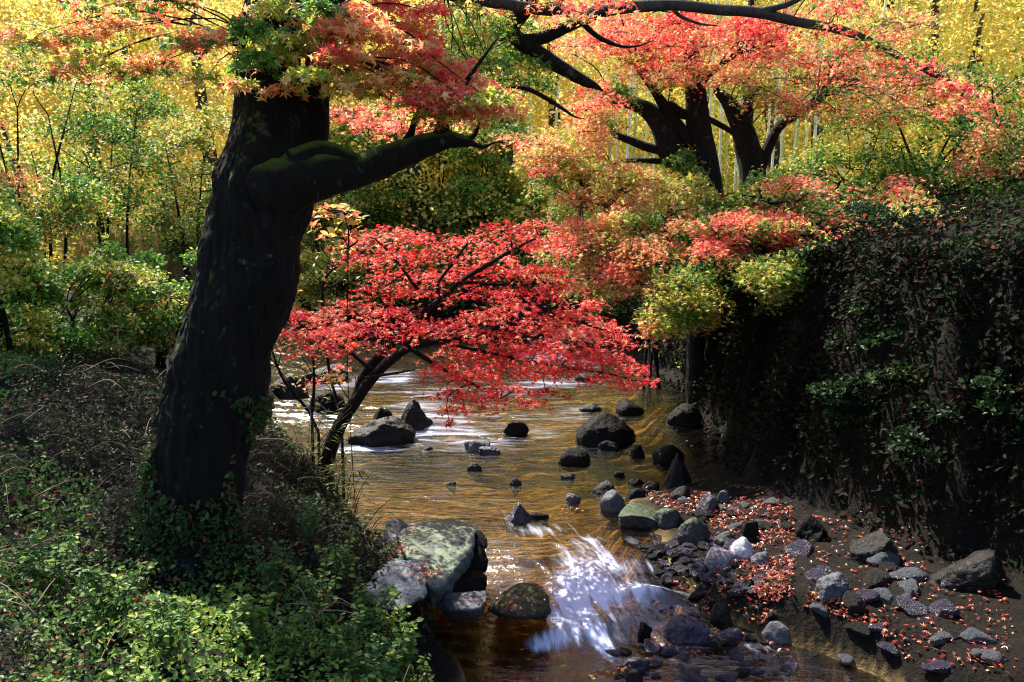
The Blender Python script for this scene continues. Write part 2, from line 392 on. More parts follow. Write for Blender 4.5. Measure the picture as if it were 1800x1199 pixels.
mp2 = N(n, 'Mapping'); mp2.inputs['Scale'].default_value = (34, 4, 1); n.links.new(fl.outputs['Vector'], mp2.inputs[0])
st2 = noise(n, 1.0, 6, .6, mp2.outputs[0], .5)
s1 = N(n, 'Math', operation='MULTIPLY_ADD'); n.links.new(st.outputs[0], s1.inputs[0]); s1.inputs[1].default_value = 3.6; s1.inputs[2].default_value = -1.8 - .35
s2 = N(n, 'Math', operation='MULTIPLY_ADD'); n.links.new(st2.outputs[0], s2.inputs[0]); s2.inputs[1].default_value = .7; n.links.new(s1.outputs[0], s2.inputs[2])
dm = N(n, 'Math', operation='MULTIPLY_ADD'); n.links.new(af.outputs['Fac'], dm.inputs[0]); dm.inputs[1].default_value = 2.05; n.links.new(s2.outputs[0], dm.inputs[2])
s5 = N(n, 'Math', operation='ADD'); n.links.new(dm.outputs[0], s5.inputs[0]); s5.inputs[1].default_value = -.53
ff = ramp(n, s5.outputs[0], [(.0, g3(0)), (.35, g3(.10)), (.8, g3(.5)), (1.0, g3(.92))])
# ripples for the calm water
mp3 = N(n, 'Mapping'); mp3.inputs['Scale'].default_value = (1.4, 5.5, 1); mp3.inputs['Rotation'].default_value = (0, 0, .12); n.links.new(ge.outputs['Position'], mp3.inputs[0])
r1 = noise(n, 1.6, 5, .55, mp3.outputs[0], 1.2)
r2 = noise(n, 7, 3, .5, mp3.outputs[0], .4)
rs = N(n, 'Math', operation='MULTIPLY_ADD'); n.links.new(r2.outputs[0], rs.inputs[0]); rs.inputs[1].default_value = .10; n.links.new(r1.outputs[0], rs.inputs[2])
nb = bump(n, rs.outputs[0], .26, .10)
nb = bump(n, s2.outputs[0], .10, .02, nb)
gl = N(n, 'BsdfGlossy'); gl.inputs['Roughness'].default_value = .13; gl.inputs['Color'].default_value = (1, 1, 1, 1); n.links.new(nb, gl.inputs['Normal'])
tr = N(n, 'BsdfTransparent'); tr.inputs[0].default_value = (.88, .70, .42, 1)
fr = N(n, 'Fresnel'); fr.inputs['IOR'].default_value = 1.85; n.links.new(nb, fr.inputs['Normal'])
mx = N(n, 'MixShader'); n.links.new(fr.outputs[0], mx.inputs[0]); n.links.new(tr.outputs[0], mx.inputs[1]); n.links.new(gl.outputs[0], mx.inputs[2])
fo = N(n, 'BsdfPrincipled', Roughness=.9); fo.inputs['Specular IOR Level'].default_value = .05; fo.inputs['Base Color'].default_value = (.60, .64, .82, 1); n.links.new(bump(n, s2.outputs[0], .12, .02), fo.inputs['Normal'])
mx2 = N(n, 'MixShader'); n.links.new(ff.outputs[0], mx2.inputs[0]); n.links.new(mx.outputs[0], mx2.inputs[1]); n.links.new(fo.outputs[0], mx2.inputs[2])
n.links.new(mx2.outputs[0], out.inputs[0])
M_WATER = m
flow = np.stack([ac + .12 * warp, al + .1 * warp, 0 * al], -1)
# further upstream the current runs across the view
k = sstep(9.3, 10.5, Yw)[..., None]
flow = flow * (1 - k) + np.stack([Yw * 1.1 + .15 * warp, Xw * .9, 0 * al], -1) * k
w_ = build('stream', np.stack([Xw, Yw, Zw], -1).reshape(-1, 3), grid_faces(*Xw.shape), M_WATER, attrs={'foam': foam.ravel(), 'flow': flow.reshape(-1, 3)})
tag(w_, kind='structure', label='shallow brown stream with golden reflections and a white rapid')

# ------------------------------------------------------------------ rocks
def sphere_dirs(sub):
    bm = bmesh.new(); bmesh.ops.create_icosphere(bm, subdivisions=sub, radius=1)
    V = np.array([v.co[:] for v in bm.verts]); Fc = np.array([[v.index for v in f.verts] for f in bm.faces]); bm.free(); return V, Fc
SPH = {k: sphere_dirs(k) for k in (2, 3, 4, 5, 6)}
def rock_shape(planes, sub, seed, rough=.12, soft=14):
    D, Fc = SPH[sub]; n_, d_ = planes
    q = np.maximum(D @ n_.T, 1e-4) / d_[None]
    r = 1 / (np.power(np.sum(q ** soft, 1), 1 / soft))
    V = D * r[:, None]
    nn = fbm(V * 2.2, seed, 4) + .5 * np.abs(fbm(V * 5, seed + 9, 4)) + .35 * fbm(V * 12, seed + 19, 3)
    return V * (1 + rough * nn)[:, None], Fc
def random_planes(seed, k=14, lo=.75, hi=1.0, flat=1.0):
    r_ = np.random.default_rng(seed); n_ = r_.normal(0, 1, (k, 3)); n_ /= np.linalg.norm(n_, axis=1)[:, None]
    d_ = r_.uniform(lo, hi, len(n_)); return n_, d_
def put_rock(x0, y0, x1, y1, m_, label, seed=0, shape='round', zb=None, depth=.8, sub=4, rough=.14, group='rocks in and beside the stream', cat='rock', name='rock', tilt=0.0, soft=None):
    """a stone whose outline fills the photo box x0..y1, standing on the ground or the bed"""
    xc = (x0 + x1) / 2
    if zb is None:
        zb = 0.0
        for _ in range(6):
            c = G(xc, y1, zb); zb = float(max(tz(c[0], c[1]), wlevel(c[0], c[1])))
    c = G(xc, y1, zb); Y = c[1]
    L = P(x0, y1, Y); Rr = P(x1, y1, Y); wdt = Rr[0] - L[0]
    yb = Y + wdt * depth * .35
    top = P(xc, y0, yb); h = top[2] - zb
    if shape == 'round': pl = random_planes(seed, 40, .86, 1.0); sf = 12
    elif shape == 'angular': pl = random_planes(seed, 22, .68, 1.0); sf = 24
    elif shape == 'flat': pl = random_planes(seed, 24, .8, 1.0); sf = 14
    elif shape == 'peak':
        n_ = A((-.75, -.2, .66), (.7, -.25, .66), (.1, -.75, .55), (0, .8, .5), (-1, 0, -.2), (1, .1, -.2), (0, 0, -1), (.4, -.7, .2), (-.5, -.8, .1)).reshape(-1, 3)
        n_ /= np.linalg.norm(n_, axis=1)[:, None]; pl = (n_, A(.52, .5, .6, .6, .9, .9, .8, .8, .8)); sf = 20
    V, Fc = rock_shape(pl, sub, seed, rough, soft or sf)
    bot = -.35
    V -= A((V[:, 0].min() + V[:, 0].max()) / 2, (V[:, 1].min() + V[:, 1].max()) / 2, 0)
    V[:, 0] *= wdt / (V[:, 0].max() - V[:, 0].min()); V[:, 1] *= wdt * depth / (V[:, 1].max() - V[:, 1].min())
    V[:, 2] = np.where(V[:, 2] > 0, V[:, 2] / V[:, 2].max() * h, V[:, 2] / -V[:, 2].min() * max(.6 * h, .12))
    if tilt: V[:, 2] += V[:, 0] * tilt * sstep(-.1, .1, V[:, 2])
    o = build(name, V + A(c[0], yb, zb), Fc, RM[m_], origin=(c[0], yb, zb))
    return tag(o, label, cat, group)
ROCKS = [
 (1013,726,1123,784,'black','large rounded black boulder standing in the golden water',11,'round',.75),
 (688,701,762,756,'dark','pointed dark brown rock behind the flat wet slab',12,'peak',.8),
 (600,733,728,783,'dark','long flat dark wet rock behind the maple trunk',13,'flat',.6),
 (652,716,690,738,'black','small dark rock beside the pointed brown rock',14,'angular',.7),
 (1165,795,1220,855,'dark','pointed dark rock at the foot of the right bank',15,'peak',.6),
 (980,786,1040,817,'black','low black rock in front of the large black boulder',16,'round',.8),
 (884,739,930,765,'black','jagged black rock alone in mid stream',17,'angular',.6),
 (815,772,862,794,'grey','small grey rock breaking the white riffle',18,'angular',.7),
 (840,784,880,799,'slate','flat wet stone beside the small grey riffle rock',19,'flat',.6),
 (820,813,848,827,'dark','small dark rock in the calm golden pool',20,'angular',.6),
 (1148,780,1206,814,'black','rounded black rock just behind the pointed right bank rock',21,'round',.7),
 (1106,781,1136,803,'black','small round black stone right of the low black rock',22,'round',.7),
 (1018,709,1058,724,'dark','low dark stone behind the large black boulder, nearer the maple',23,'round',.7),
 (1083,703,1136,729,'black','broad black rock behind the large black boulder, nearer the bank',24,'round',.7),
 (1048,774,1095,792,'black','flat black stone touching the foot of the large boulder',25,'flat',.6),
 (1172,709,1242,748,'black','dark rock under the overhang of the right bank',26,'round',.7),
 (884,883,940,920,'slate','wet rock with a pale top at the head of the rapid',27,'peak',.7),
 (925,900,966,913,'black','low black stone right of the pale topped wet rock',28,'flat',.6),
 (1055,861,1103,899,'grey','round smooth grey boulder left of the mossy block',29,'round',.8),
 (1192,906,1260,952,'moss','rounded rock with bright moss behind the white stone',31,'round',.8),
 (1150,890,1205,925,'moss','dark mossy rock between the large block and the rounded mossy rock',65,'angular',.8),
 (1040,846,1086,871,'dark','dark red brown stone behind the round grey boulder',32,'angular',.6),
 (1100,857,1142,877,'black','black stone at the water edge behind the mossy block',33,'round',.7),
 (1104,841,1134,853,'black','thin black stone in the yellow water',34,'flat',.6),
 (1129,845,1163,858,'dark','flat dark stone in the yellow water, closest to the pointed rock',35,'flat',.6),
 (1178,855,1216,880,'dark','brown rock at the foot of the pointed bank rock',36,'round',.7),
 (1224,868,1262,902,'grey','slanted grey rock among the fallen leaves',37,'angular',.7),
 (1260,862,1283,884,'grey','small round grey stone behind the slanted grey rock',38,'round',.7),
 (1282,945,1332,984,'white','bright white stone on the gravel bar',39,'round',.8),
 (1240,962,1302,996,'pink','pinkish grey stone left of the white stone',40,'round',.8),
 (1322,970,1364,994,'grey','bluish flat stone right of the white stone',41,'flat',.7),
 (1256,933,1298,958,'moss','pale green mossy stone behind the white stone',42,'round',.7),
 (1306,914,1338,948,'black','upright dark rock among red leaves behind the white stone',43,'angular',.6),
 (1168,1086,1258,1134,'slate','large wet purple slate rock in the lower riffle',44,'angular',.8),
 (1250,1072,1292,1104,'dark','dark rock leaning against the large slate rock',66,'angular',.8),
 (1204,1074,1233,1093,'slate','small wet slate stone on the near side of the hump of water',45,'round',.7),
 (1250,1058,1288,1084,'dark','dark rock behind the large slate rock',46,'angular',.7),
 (1342,1093,1400,1130,'grey','blue grey rock at the lower right water edge',47,'round',.7),
 (1268,1104,1310,1123,'slate','low purple stone left of the small white fall',48,'flat',.7),
 (1348,1022,1410,1058,'grey','flat grey stone with moss beside the red leaf drift',49,'flat',.7),
 (1120,1093,1148,1120,'black','black stone with a twig in the lower riffle',50,'angular',.7),
 (1095,1152,1145,1178,'slate','small wet stone in the near shallows',51,'flat',.7),
 (1098,1176,1132,1200,'dark','dark stone at the bottom edge of the near shallows',52,'round',.7),
 (895,840,918,854,'dark','small round dark stone in the middle of the golden pool',53,'round',.7),
 (784,845,802,852,'dark','tiny dark stone in the left of the golden pool',54,'flat',.7),
 (740,783,762,791,'dark','tiny stone just in front of the long flat rock',55,'flat',.7),
 (994,867,1022,884,'slate','small wet stone standing alone above the rapid',56,'angular',.7),
 (1078,828,1101,839,'black','small black stone in front of the low black rock, right side',57,'angular',.7),
 (984,832,1012,842,'dark','thin dark stone in front of the low black rock, left side',58,'flat',.7),
 (520,640,610,672,'dark','long dark ledge rock on the far left bank',59,'flat',.7),
 (530,684,606,724,'black','black rock at the far left water edge',60,'angular',.8),
 (470,655,540,700,'dark','broken dark rock below the ledge on the left bank',61,'angular',.8),
 (1010,655,1060,672,'dark','low dark rock under the tip of the maple crown',62,'flat',.7),
]
for i, (x0, y0, x1, y1, mm, lb, sd, shp, dep) in enumerate(ROCKS):
    put_rock(x0, y0, x1, y1, mm, lb, sd, shp, depth=dep, sub=5 if (x1 - x0) > 60 else 4, rough=.2 if shp != 'round' else .11)

def hull_rock(name, pts, m_, label, seed, sub=6, rough=.06, soft=26, strata=0.0):
    pts = np.asarray(pts, float); c = pts.mean(0)
    bm = bmesh.new()
    for p_ in pts: bm.verts.new(p_ - c)
    bmesh.ops.convex_hull(bm, input=bm.verts); bm.normal_update()
    n_ = []; d_ = []
    for f in bm.faces:
        nn = np.array(f.normal[:]); dd = float(nn @ np.array(f.verts[0].co[:]))
        if dd < 0: nn, dd = -nn, -dd
        if dd > .01: n_.append(nn); d_.append(dd)
    bm.free(); n_ = np.array(n_); d_ = np.array(d_)
    D, Fc = SPH[sub]
    q = np.maximum(D @ n_.T, 1e-4) / d_[None]; r = 1 / np.power(np.sum(q ** soft, 1), 1 / soft)
    V = D * r[:, None]
    sc = 1 / np.abs(pts - c).max()
    ax = np.array([.55, .35, .76])     # bedding direction
    lay = V @ ax * sc * 9 + 1.5 * fbm(V * sc * 2, seed, 3)
    st_ = (np.abs((lay % 1) - .5) * 2) ** 3
    nn = fbm(V * sc * 2.5, seed, 5) + .6 * -np.abs(fbm(V * sc * 6, seed + 5, 4)) + .3 * fbm(V * sc * 16, seed + 8, 3)
    V = V * (1 + rough * nn - strata * st_ - .5 * strata * (np.abs(((V @ A(.8, -.5, .3)) * sc * 5 + 1.2 * fbm(V * sc * 1.7, seed + 3, 3)) % 1 - .5) * 2) ** 6)[:, None]
    o = build(name, V + c, Fc, RM[m_], origin=c)
    return tag(o, label, 'rock', 'rocks in and beside the stream')
def pts(*q): return [P(x, y, Y) for x, y, Y in q]
# the big slab: light top face tipping to the left and towards the viewer, right-side chunks coloured black for the undercut's shade
hull_rock('rock', pts((696,938,6.9),(722,920,7.15),(768,908,7.3),(815,912,7.3),(838,930,7.05),(832,965,6.7),(800,1000,6.3),(775,1036,6.0),(752,1030,6.0),(715,985,6.35),(760,1075,6.2),(810,1060,6.7),(830,1010,7.1),(700,1000,7.2)),
          'slab', 'largest rock, a tilted green grey slab beside the brown pool', 71, 6, .06, 60, .055)
for k_, (q_, lb_) in enumerate([(((828,925,7.1),(846,932,7.0),(858,950,6.95),(857,962,6.9),(838,972,6.85),(825,960,7.2),(845,970,7.3)), 'upper black broken chunk on the right of the big slab'),
        (((820,960,7.0),(852,962,6.85),(860,985,6.75),(856,1005,6.75),(822,1015,6.7),(806,1000,6.7),(835,1010,7.2),(830,960,7.3)), 'middle black broken chunk on the right of the big slab'),
        (((800,1000,6.7),(845,1000,6.7),(858,1012,6.6),(857,1035,6.55),(845,1050,6.5),(790,1045,6.3),(785,1025,6.35),(830,1045,7.0)), 'lower black broken chunk under the big slab')]):
    hull_rock('rock', pts(*q_), 'black', lb_, 80 + k_, 5, .09, 30, .03)
hull_rock('rock', pts((640,1028,5.75),(668,990,5.9),(700,978,6.1),(742,982,6.1),(752,1010,5.95),(750,1052,5.7),(722,1066,5.55),(650,1070,5.5),(700,1050,6.3),(745,1045,6.3),(690,1075,5.5)),
          'blue', 'blue grey rock in front of the big tilted slab', 72, 6, .10, 40, .06)
hull_rock('rock', pts((665,935,7.2),(680,912,7.3),(705,908,7.4),(722,922,7.4),(725,950,7.2),(700,975,6.9),(660,970,6.9),(700,960,7.6)),
          'blue', 'rough domed rock half hidden behind the big tilted slab', 73, 5, .12, 12, .02)
hull_rock('rock', pts((640,975,6.5),(660,950,6.7),(700,950,6.8),(715,985,6.4),(690,1010,6.2),(640,1010,6.2),(680,1000,6.9)),
          'moss', 'small mossy rock on the left of the big tilted slab', 74, 5, .12, 12, .02)
hull_rock('rock', pts((775,1042,6.2),(856,1036,6.3),(858,1052,6.15),(846,1070,6.0),(815,1074,5.95),(775,1075,6.1),(850,1078,6.4),(790,1095,6.4),(840,1092,6.2)),
          'grey', 'low shelf rock under the overhang of the big tilted slab', 75, 5, .08, 20, .02)
hull_rock('rock', pts((1084,908,8.1),(1092,890,8.35),(1112,880,8.6),(1140,888,8.6),(1165,898,8.5),(1178,918,8.2),(1176,940,8.12),(1170,964,8.12),(1120,970,8.12),(1090,955,8.14),(1150,905,9.0),(1130,905,8.02),(1160,918,8.0),(1100,905,8.04),(1130,975,8.6)),
          'moss', 'large dark mossy block at the tip of the gravel bar', 30, 6, .09, 30, .03)
mossrock = hull_rock('rock', pts((868,1058,6.3),(885,1035,6.5),(920,1020,6.6),(955,1022,6.55),(966,1045,6.4),(966,1078,6.3),(905,1088,6.2),(858,1078,6.3),(930,1085,6.9),(880,1085,6.7),(850,1070,6.5),(960,1088,6.6)),
          'brown', 'shaggy brown moss covered rock left of the white rapid', 76, 6, .20, 16)

# pebbles of the gravel bar
def inpoly(x, y, poly):
    poly = np.asarray(poly, float); c = np.zeros(len(x), bool); j = len(poly) - 1
    for i in range(len(poly)):
        xi, yi = poly[i]; xj, yj = poly[j]
        c ^= ((yi > y) != (yj > y)) & (x < (xj - xi) * (y - yi) / (yj - yi + 1e-9) + xi); j = i
    return c
def poly_pts(poly, n, rg=None):
    rg = rg or rng
    poly = np.asarray(poly, float); out = np.zeros((0, 2))
    while len(out) < n:
        q = rg.uniform(poly.min(0), poly.max(0), (n * 3, 2)); q = q[inpoly(q[:, 0], q[:, 1], poly)]; out = np.vstack([out, q])
    return out[:n]
protos = {}
for mm in ('slate', 'dark', 'grey', 'black'):
    for k in range(3):
        V, Fc = rock_shape(random_planes(100 + k, 24, .72, 1.0), 3, 100 + k, .15, 14)
        V = V * A(1, .75, .55)
        o = build('pebble', V, Fc, RM[mm]); protos[(mm, k)] = o
used = set()
rp = np.random.default_rng(5)
PEB = [([(1080,1135),(1393,1115),(1393,1199),(1080,1199)], 42, (8, 24), ['slate','slate','dark'], 'dark wet stone in the near shallows at the lower right'),
       ([(1120,962),(1185,955),(1225,1048),(1185,1045)], 60, (6, 15), ['slate','dark','black'], 'small dark wet pebble along the water edge of the gravel bar'),
       ([(1165,945),(1290,945),(1300,1000),(1330,1020),(1300,1050),(1215,1040),(1190,1000)], 110, (7, 17), ['slate','slate','dark','slate'], 'wet purple pebble heaped on the gravel bar below the mossy rocks'),
       ([(1150,1060),(1390,1060),(1390,1110),(1290,1100),(1160,1090)], 26, (7, 18), ['slate','dark','slate'], 'wet pebble in the shallows around the large slate rock'),
       ([(1180,880),(1390,880),(1390,940),(1230,930)], 40, (8, 18), ['dark','grey','black'], 'dark pebble among red leaves at the foot of the bank'),
       ([(1400,960),(1700,1000),(1780,1190),(1420,1190)], 36, (12, 36), ['dark','slate','grey'], 'dark pebble on the shaded bank at the far right')]
for poly, cnt, (s0, s1), mats, lb in PEB:
    q = poly_pts(poly, cnt, rp)
    for (px, py) in q:
        zb = 0.
        for _ in range(4):
            c = G(px, py, zb); zb = float(max(tz(c[0], c[1]), wlevel(c[0], c[1]) - .01))
        s = rp.uniform(s0, s1) / F_PX * c[1]
        key = (mats[rp.integers(len(mats))], int(rp.integers(3))); o = protos[key]
        if key in used: o = o.copy(); COL.objects.link(o)
        used.add(key)
        o.location = (c[0], c[1], zb + s * .15); o.scale = (s, s, s * rp.uniform(.7, 1.2)); o.rotation_euler = (rp.uniform(-.3, .3), rp.uniform(-.3, .3), rp.uniform(0, 6.28))
        tag(o, lb, 'pebble', lb.replace('pebble', 'pebbles', 1))
for k_, o in protos.items():
    if k_ not in used: bpy.data.objects.remove(o)

# ------------------------------------------------------------------ foliage tools
def pal(cols, wts=None):
    return np.array(cols, float), (np.array(wts, float) / sum(wts) if wts else np.full(len(cols), 1 / len(cols)))
RED = pal([(.76, .035, .03), (.82, .075, .055), (.62, .02, .03), (.84, .14, .08), (.66, .04, .09), (.86, .28, .24)], [5, 5, 4, 3, 2, 1])
PINKRED = pal([(.85, .11, .08), (.88, .19, .14), (.80, .06, .05), (.9, .32, .2), (.9, .45, .2)], [4, 4, 2, 3, 2])
ORANGE = pal([(.88, .34, .14), (.9, .5, .19), (.88, .22, .13), (.9, .62, .25), (.5, .45, .1)], [4, 4, 3, 3, 2])
YGREEN = pal([(.38, .48, .06), (.58, .60, .11), (.20, .34, .04), (.76, .66, .15), (.8, .45, .14)], [4, 3, 3, 3, 2])
DGREEN = pal([(.07, .19, .025), (.12, .28, .04), (.04, .12, .02), (.24, .38, .05), (.38, .46, .07)], [4, 4, 2, 2, 1])
GOLD = pal([(.88, .68, .14), (.90, .78, .26), (.86, .58, .10), (.78, .72, .18), (.5, .55, .10)], [5, 4, 3, 3, 1])
OLIVE = pal([(.14, .20, .03), (.28, .34, .05), (.45, .46, .10), (.70, .62, .22), (.07, .12, .02), (.60, .25, .08)], [4, 4, 3, 3, 2, 1])
def pick(pl, n, rg): return pl[0][rg.choice(len(pl[0]), n, p=pl[1])]
def blend(field, pls, n, rg):
    """field in 0..1 chooses along the list of palettes"""
    k = np.clip(field * len(pls) + rg.normal(0, .13, n), 0, len(pls) - .001).astype(int)
    out = np.zeros((n, 3))
    for i, pl in enumerate(pls):
        mk = k == i; out[mk] = pick(pl, mk.sum(), rg)
    return np.clip(out * rg.uniform(.8, 1.15, (n, 1)), 0, .9)
class Crown:
    """collects layered sprays of leaves and the twigs that carry them"""
    def __init__(s, nodes, seed):
        s.L = Leaves(); s.T = Tubes(); s.nodes = np.asarray(nodes, float); s.rg = np.random.default_rng(seed); s.twigs = 0; s.red = False
    def spray(s, c, r, rz, n, size, pls, tmpl=MAPLE, tilt=.6, droop=.35, bias=0., fsc=.9, fseed=0, ydepth=1.0, twig=.012, up=(0, -.15, 1)):
        rg = s.rg; c = np.asarray(c, float)
        a = rg.uniform(0, 2 * math.pi, n); q = np.sqrt(rg.uniform(0, 1, n)) * (1 + .25 * np.sin(a * 3 + c[0] * 5) + .15 * np.sin(a * 7 + c[1] * 9))
        lx = np.cos(a) * q; ly = np.sin(a) * q
        # leaves gather along side shoots
        ang_ = np.round(a / .5) * .5; mixk = rg.uniform(0, 1, n) < .6
        lx = np.where(mixk, np.cos(ang_) * q + rg.normal(0, .07, n), lx); ly = np.where(mixk, np.sin(ang_) * q + rg.normal(0, .07, n), ly)
        z = rg.normal(0, .33, n) * rz - droop * r * q ** 2 + rz * .5
        C = c + np.stack([lx * r, ly * r * ydepth, z], -1)
        f = .5 + rg.uniform(-.3, .3) + .8 * fbm(C * fsc, fseed, 3) + bias + .15 * (c[2] - C[:, 2]) / max(rz, .05)
        col = blend(np.clip(f, 0, .999), pls, n, rg)
        s.L.add(C, size * rg.uniform(.7, 1.2, n), col, tmpl, tilt=tilt, up=up, rg=rg)
        if twig and len(s.nodes):
            d = np.linalg.norm(s.nodes - c, axis=1); b = s.nodes[np.argmin(d)]; L_ = max(d.min(), .05)
            m1 = (b + c) / 2 + A(rg.normal(0, .06), rg.normal(0, .06), .12 * L_)
            if L_ < 3.0: s.T.add([b, m1, c], [twig, twig * .75, twig * .4], 4, sub=3)
            for k in range(5):
                aa = k * 1.26 + rg.uniform(-.3, .3); e = c + A(math.cos(aa) * r * .8, math.sin(aa) * r * .8 * ydepth, -droop * r * .6)
                s.T.add([c, (c + e) / 2 + A(0, 0, .03), e], [twig * .4, twig * .3, twig * .15], 3)
            s.twigs += 1
    def region(s, poly, Y, npads, r, rz, n, size, pls, **k):
        q = poly_pts(poly, npads, s.rg)
        for (px, py) in q: s.spray(P(px, py, s.rg.uniform(*Y)), r * s.rg.uniform(.6, 1.25), rz * s.rg.uniform(.7, 1.2), int(n * 1.35 * s.rg.uniform(.6, 1.3)), size, pls, **k)
    def ell(s, lst, Y, per, size, pls, **k):
        """list of photo ellipses cx, cy, rx, ry"""
        for e in lst:
            cx, cy, rx, ry = e[:4]; YY_ = s.rg.uniform(*Y)
            m_ = max(1, int(rx * ry / 900 + .5))
            for j in range(m_):
                a = s.rg.uniform(0, 6.28); q = math.sqrt(s.rg.uniform(0, 1)) * (.7 if m_ > 1 else 0)
                x = cx + rx * q * math.cos(a); y = cy + ry * q * math.sin(a)
                Yj = YY_ + s.rg.uniform(-.3, .3); r_ = max(rx / math.sqrt(m_), 14) / F_PX * Yj * 1.05; rz_ = max(ry / math.sqrt(m_), 9) / F_PX * Yj
                s.spray(P(x, y, Yj), r_, rz_, int(per * (1.8 if s.red else 2.9) * rx * ry / m_ / 100) + 8, size, pls, **k)
    def finish(s, root, leafmat=M_LEAF, barkmat=M_BARK2, name='foliage'):
        s.L.build(name, leafmat, root)
        if s.twigs: s.T.build('twigs', barkmat, root)

def limb(T, path, Y, sides=10, rough=.12, seed=0, sub=4):
    """path of (px, py, half width px[, Y])"""
    pp = []; rr = []
    for i, q in enumerate(path):
        y_ = q[3] if len(q) > 3 else Y
        pp.append(P(q[0], q[1], y_)); rr.append(q[2] / F_PX * y_)
    return T.add(pp, rr, sides, rough, seed, sub)

# ------------------------------------------------------------------ the great leaning tree in front
b = A(*P(318, 1040, 5.6)); b[2] = tz(b[0], b[1]) - .1
big = empty('tree', b, 'huge black leaning tree trunk with a mossy limb at the left of the stream', 'tree')
T = Tubes()
limb(T, [(285,1190,150,5.5),(312,1060,112,5.55),(335,930,92),(352,800,84),(376,700,82),(402,600,81),(434,500,82),(447,410,80),(462,330,82),(472,260,72),(472,180,59),(474,90,50),(486,0,44),(500,-120,40),(520,-330,30),(560,-700,14)], 5.6, 220, .22, 1, 44)
for (dx, yb) in ((210, 1150), (390, 1130), (270, 1230)):
    limb(T, [(345,900,50),(335,1000,62,5.45),(dx*.5+165,yb-60,48,5.35),(dx,yb+10,24,5.2),(dx*1.5-160,yb+70,10,5.0)], 5.5, 16, .15, 5, 5)
nodes = T.add([P(474,90,5.6)[()] , P(486,0,5.6)], [.1, .1], 6)
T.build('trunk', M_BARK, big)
TV = np.vstack([v for v in T.V if len(v) > 3000]); r_ = np.random.default_rng(44)
TV = TV[(TV[:, 2] < 1.9)]; sel = TV[r_.integers(0, len(TV), 9000)]; keep = fbm(sel * 3, 5, 3) + .3 > .28 * sel[:, 2]; sel = sel[keep]
ax_ = P(360, 900, 5.6); out_ = sel - A(ax_[0], ax_[1], 0); out_[:, 2] = 0; out_ /= np.linalg.norm(out_, axis=1)[:, None]
IV = Leaves(); IV.add(sel + out_ * r_.uniform(.01, .06, (len(sel), 1)), r_.uniform(.025, .05, len(sel)), pick(pal([(.02, .05, .01), (.035, .08, .015), (.08, .14, .03), (.14, .03, .02)], [4, 4, 2, 1]), len(sel), r_), OVATE, tilt=.6, up=(.3, -.8, .4), rg=r_)
IV.build('ivy', M_GREEN, big)
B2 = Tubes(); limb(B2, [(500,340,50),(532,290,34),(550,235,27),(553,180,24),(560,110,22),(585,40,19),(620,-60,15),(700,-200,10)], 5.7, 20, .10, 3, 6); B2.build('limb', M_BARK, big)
B3 = Tubes()
a1 = limb(B3, [(455,340,60),(515,318,52),(575,303,43),(632,298,30),(690,278,26),(742,258,22),(785,246,16),(822,250,9),(834,252,4)], 5.5, 24, .13, 4, 8)
limb(B3, [(770,248,16),(778,228,13),(780,208,10),(792,185,7),(815,150,5),(850,100,3),(880,60,1)], 5.5, 12, .1, 5, 4)
limb(B3, [(520,290,30),(560,268,20),(600,272,15),(640,290,12)], 5.45, 16, .1, 6, 5)
limb(B3, [(818,250,7),(835,236,4),(843,214,2.5),(850,190,1)], 5.5, 8, .1, 17, 4)
limb(B3, [(700,268,12),(722,236,7),(730,205,4),(752,170,2)], 5.55, 8, .1, 18, 4)
limb(B3, [(826,251,6),(850,258,3),(872,250,1.5),(895,252,.6)], 5.5, 8, .1, 19, 4)
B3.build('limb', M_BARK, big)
B4 = Tubes()
a2 = limb(B4, [(560,110,14,5.7),(620,-30,14,5.9),(700,-40,13,6.2),(800,-8,11,6.5),(870,4,10,6.8),(960,18,9,7),(1050,20,9,7.2),(1115,12,10,7.3),(1185,9,9,7.4),(1260,17,9,7.5),(1330,22,9,7.6),(1400,38,8,7.7),(1500,60,7,7.9),(1620,120,5,8),(1700,160,3,8)], 6, 14, .1, 7, 5)
limb(B4, [(1330,22,7,7.6),(1370,12,5,7.6),(1400,0,5,7.6),(1460,-40,3,7.6)], 7, 8, .1, 8, 3)
limb(B4, [(1180,10,4,7.4),(1195,28,3,7.4),(1230,42,2,7.4),(1260,45,1,7.4)], 7, 6, .1, 9, 3)
B4.build('limb', M_BARK3, big)
B5 = Tubes()
a3 = limb(B5, [(960,-60,16,7.0),(925,10,14),(900,55,13),(940,90,14),(985,118,12),(1030,144,9),(1048,152,5),(1060,160,1)], 7.2, 14, .12, 10, 5)
limb(B5, [(905,72,11),(950,68,11),(1000,46,10),(1040,30,8),(1090,16,6)], 7.2, 12, .1, 11, 5)
limb(B5, [(1022,38,5),(1042,58,4.5),(1065,72,4),(1095,82,2.5),(1125,80,1.5),(1150,70,.6)], 7.2, 8, .1, 12, 3)
limb(B5, [(870,160,3),(920,155,4),(955,170,4),(990,192,3),(1010,205,1.5),(1030,210,.6)], 7.2, 8, .1, 13, 3)
B5.build('limb', M_BARK2, big)
B6_shade = Tubes()  # unseen limb, added to carry the clumps that shade the left bank
s0 = P(490, -60, 5.6)
a6 = B6_shade.add([s0, A(-2.2, 7.0, 5.6), A(-3.2, 8.6, 6.3), A(-4.6, 10.2, 6.6), A(-5.8, 12, 6.7)], [.12, .10, .08, .06, .03], 12, .1, 15, 5)
a7 = B6_shade.add([A(-3.2, 8.6, 6.3), A(-4.6, 9.0, 6.6), A(-6.4, 9.6, 6.9)], [.06, .05, .02], 8, .1, 16, 5)
B6_shade.build('limb', M_BARK2, big)
nd = np.vstack([a2, a3, a6, a7, P(A(474, 560, 585, 500), A(90, 110, 40, -60), 5.6)])
C = Crown(nd, 21)
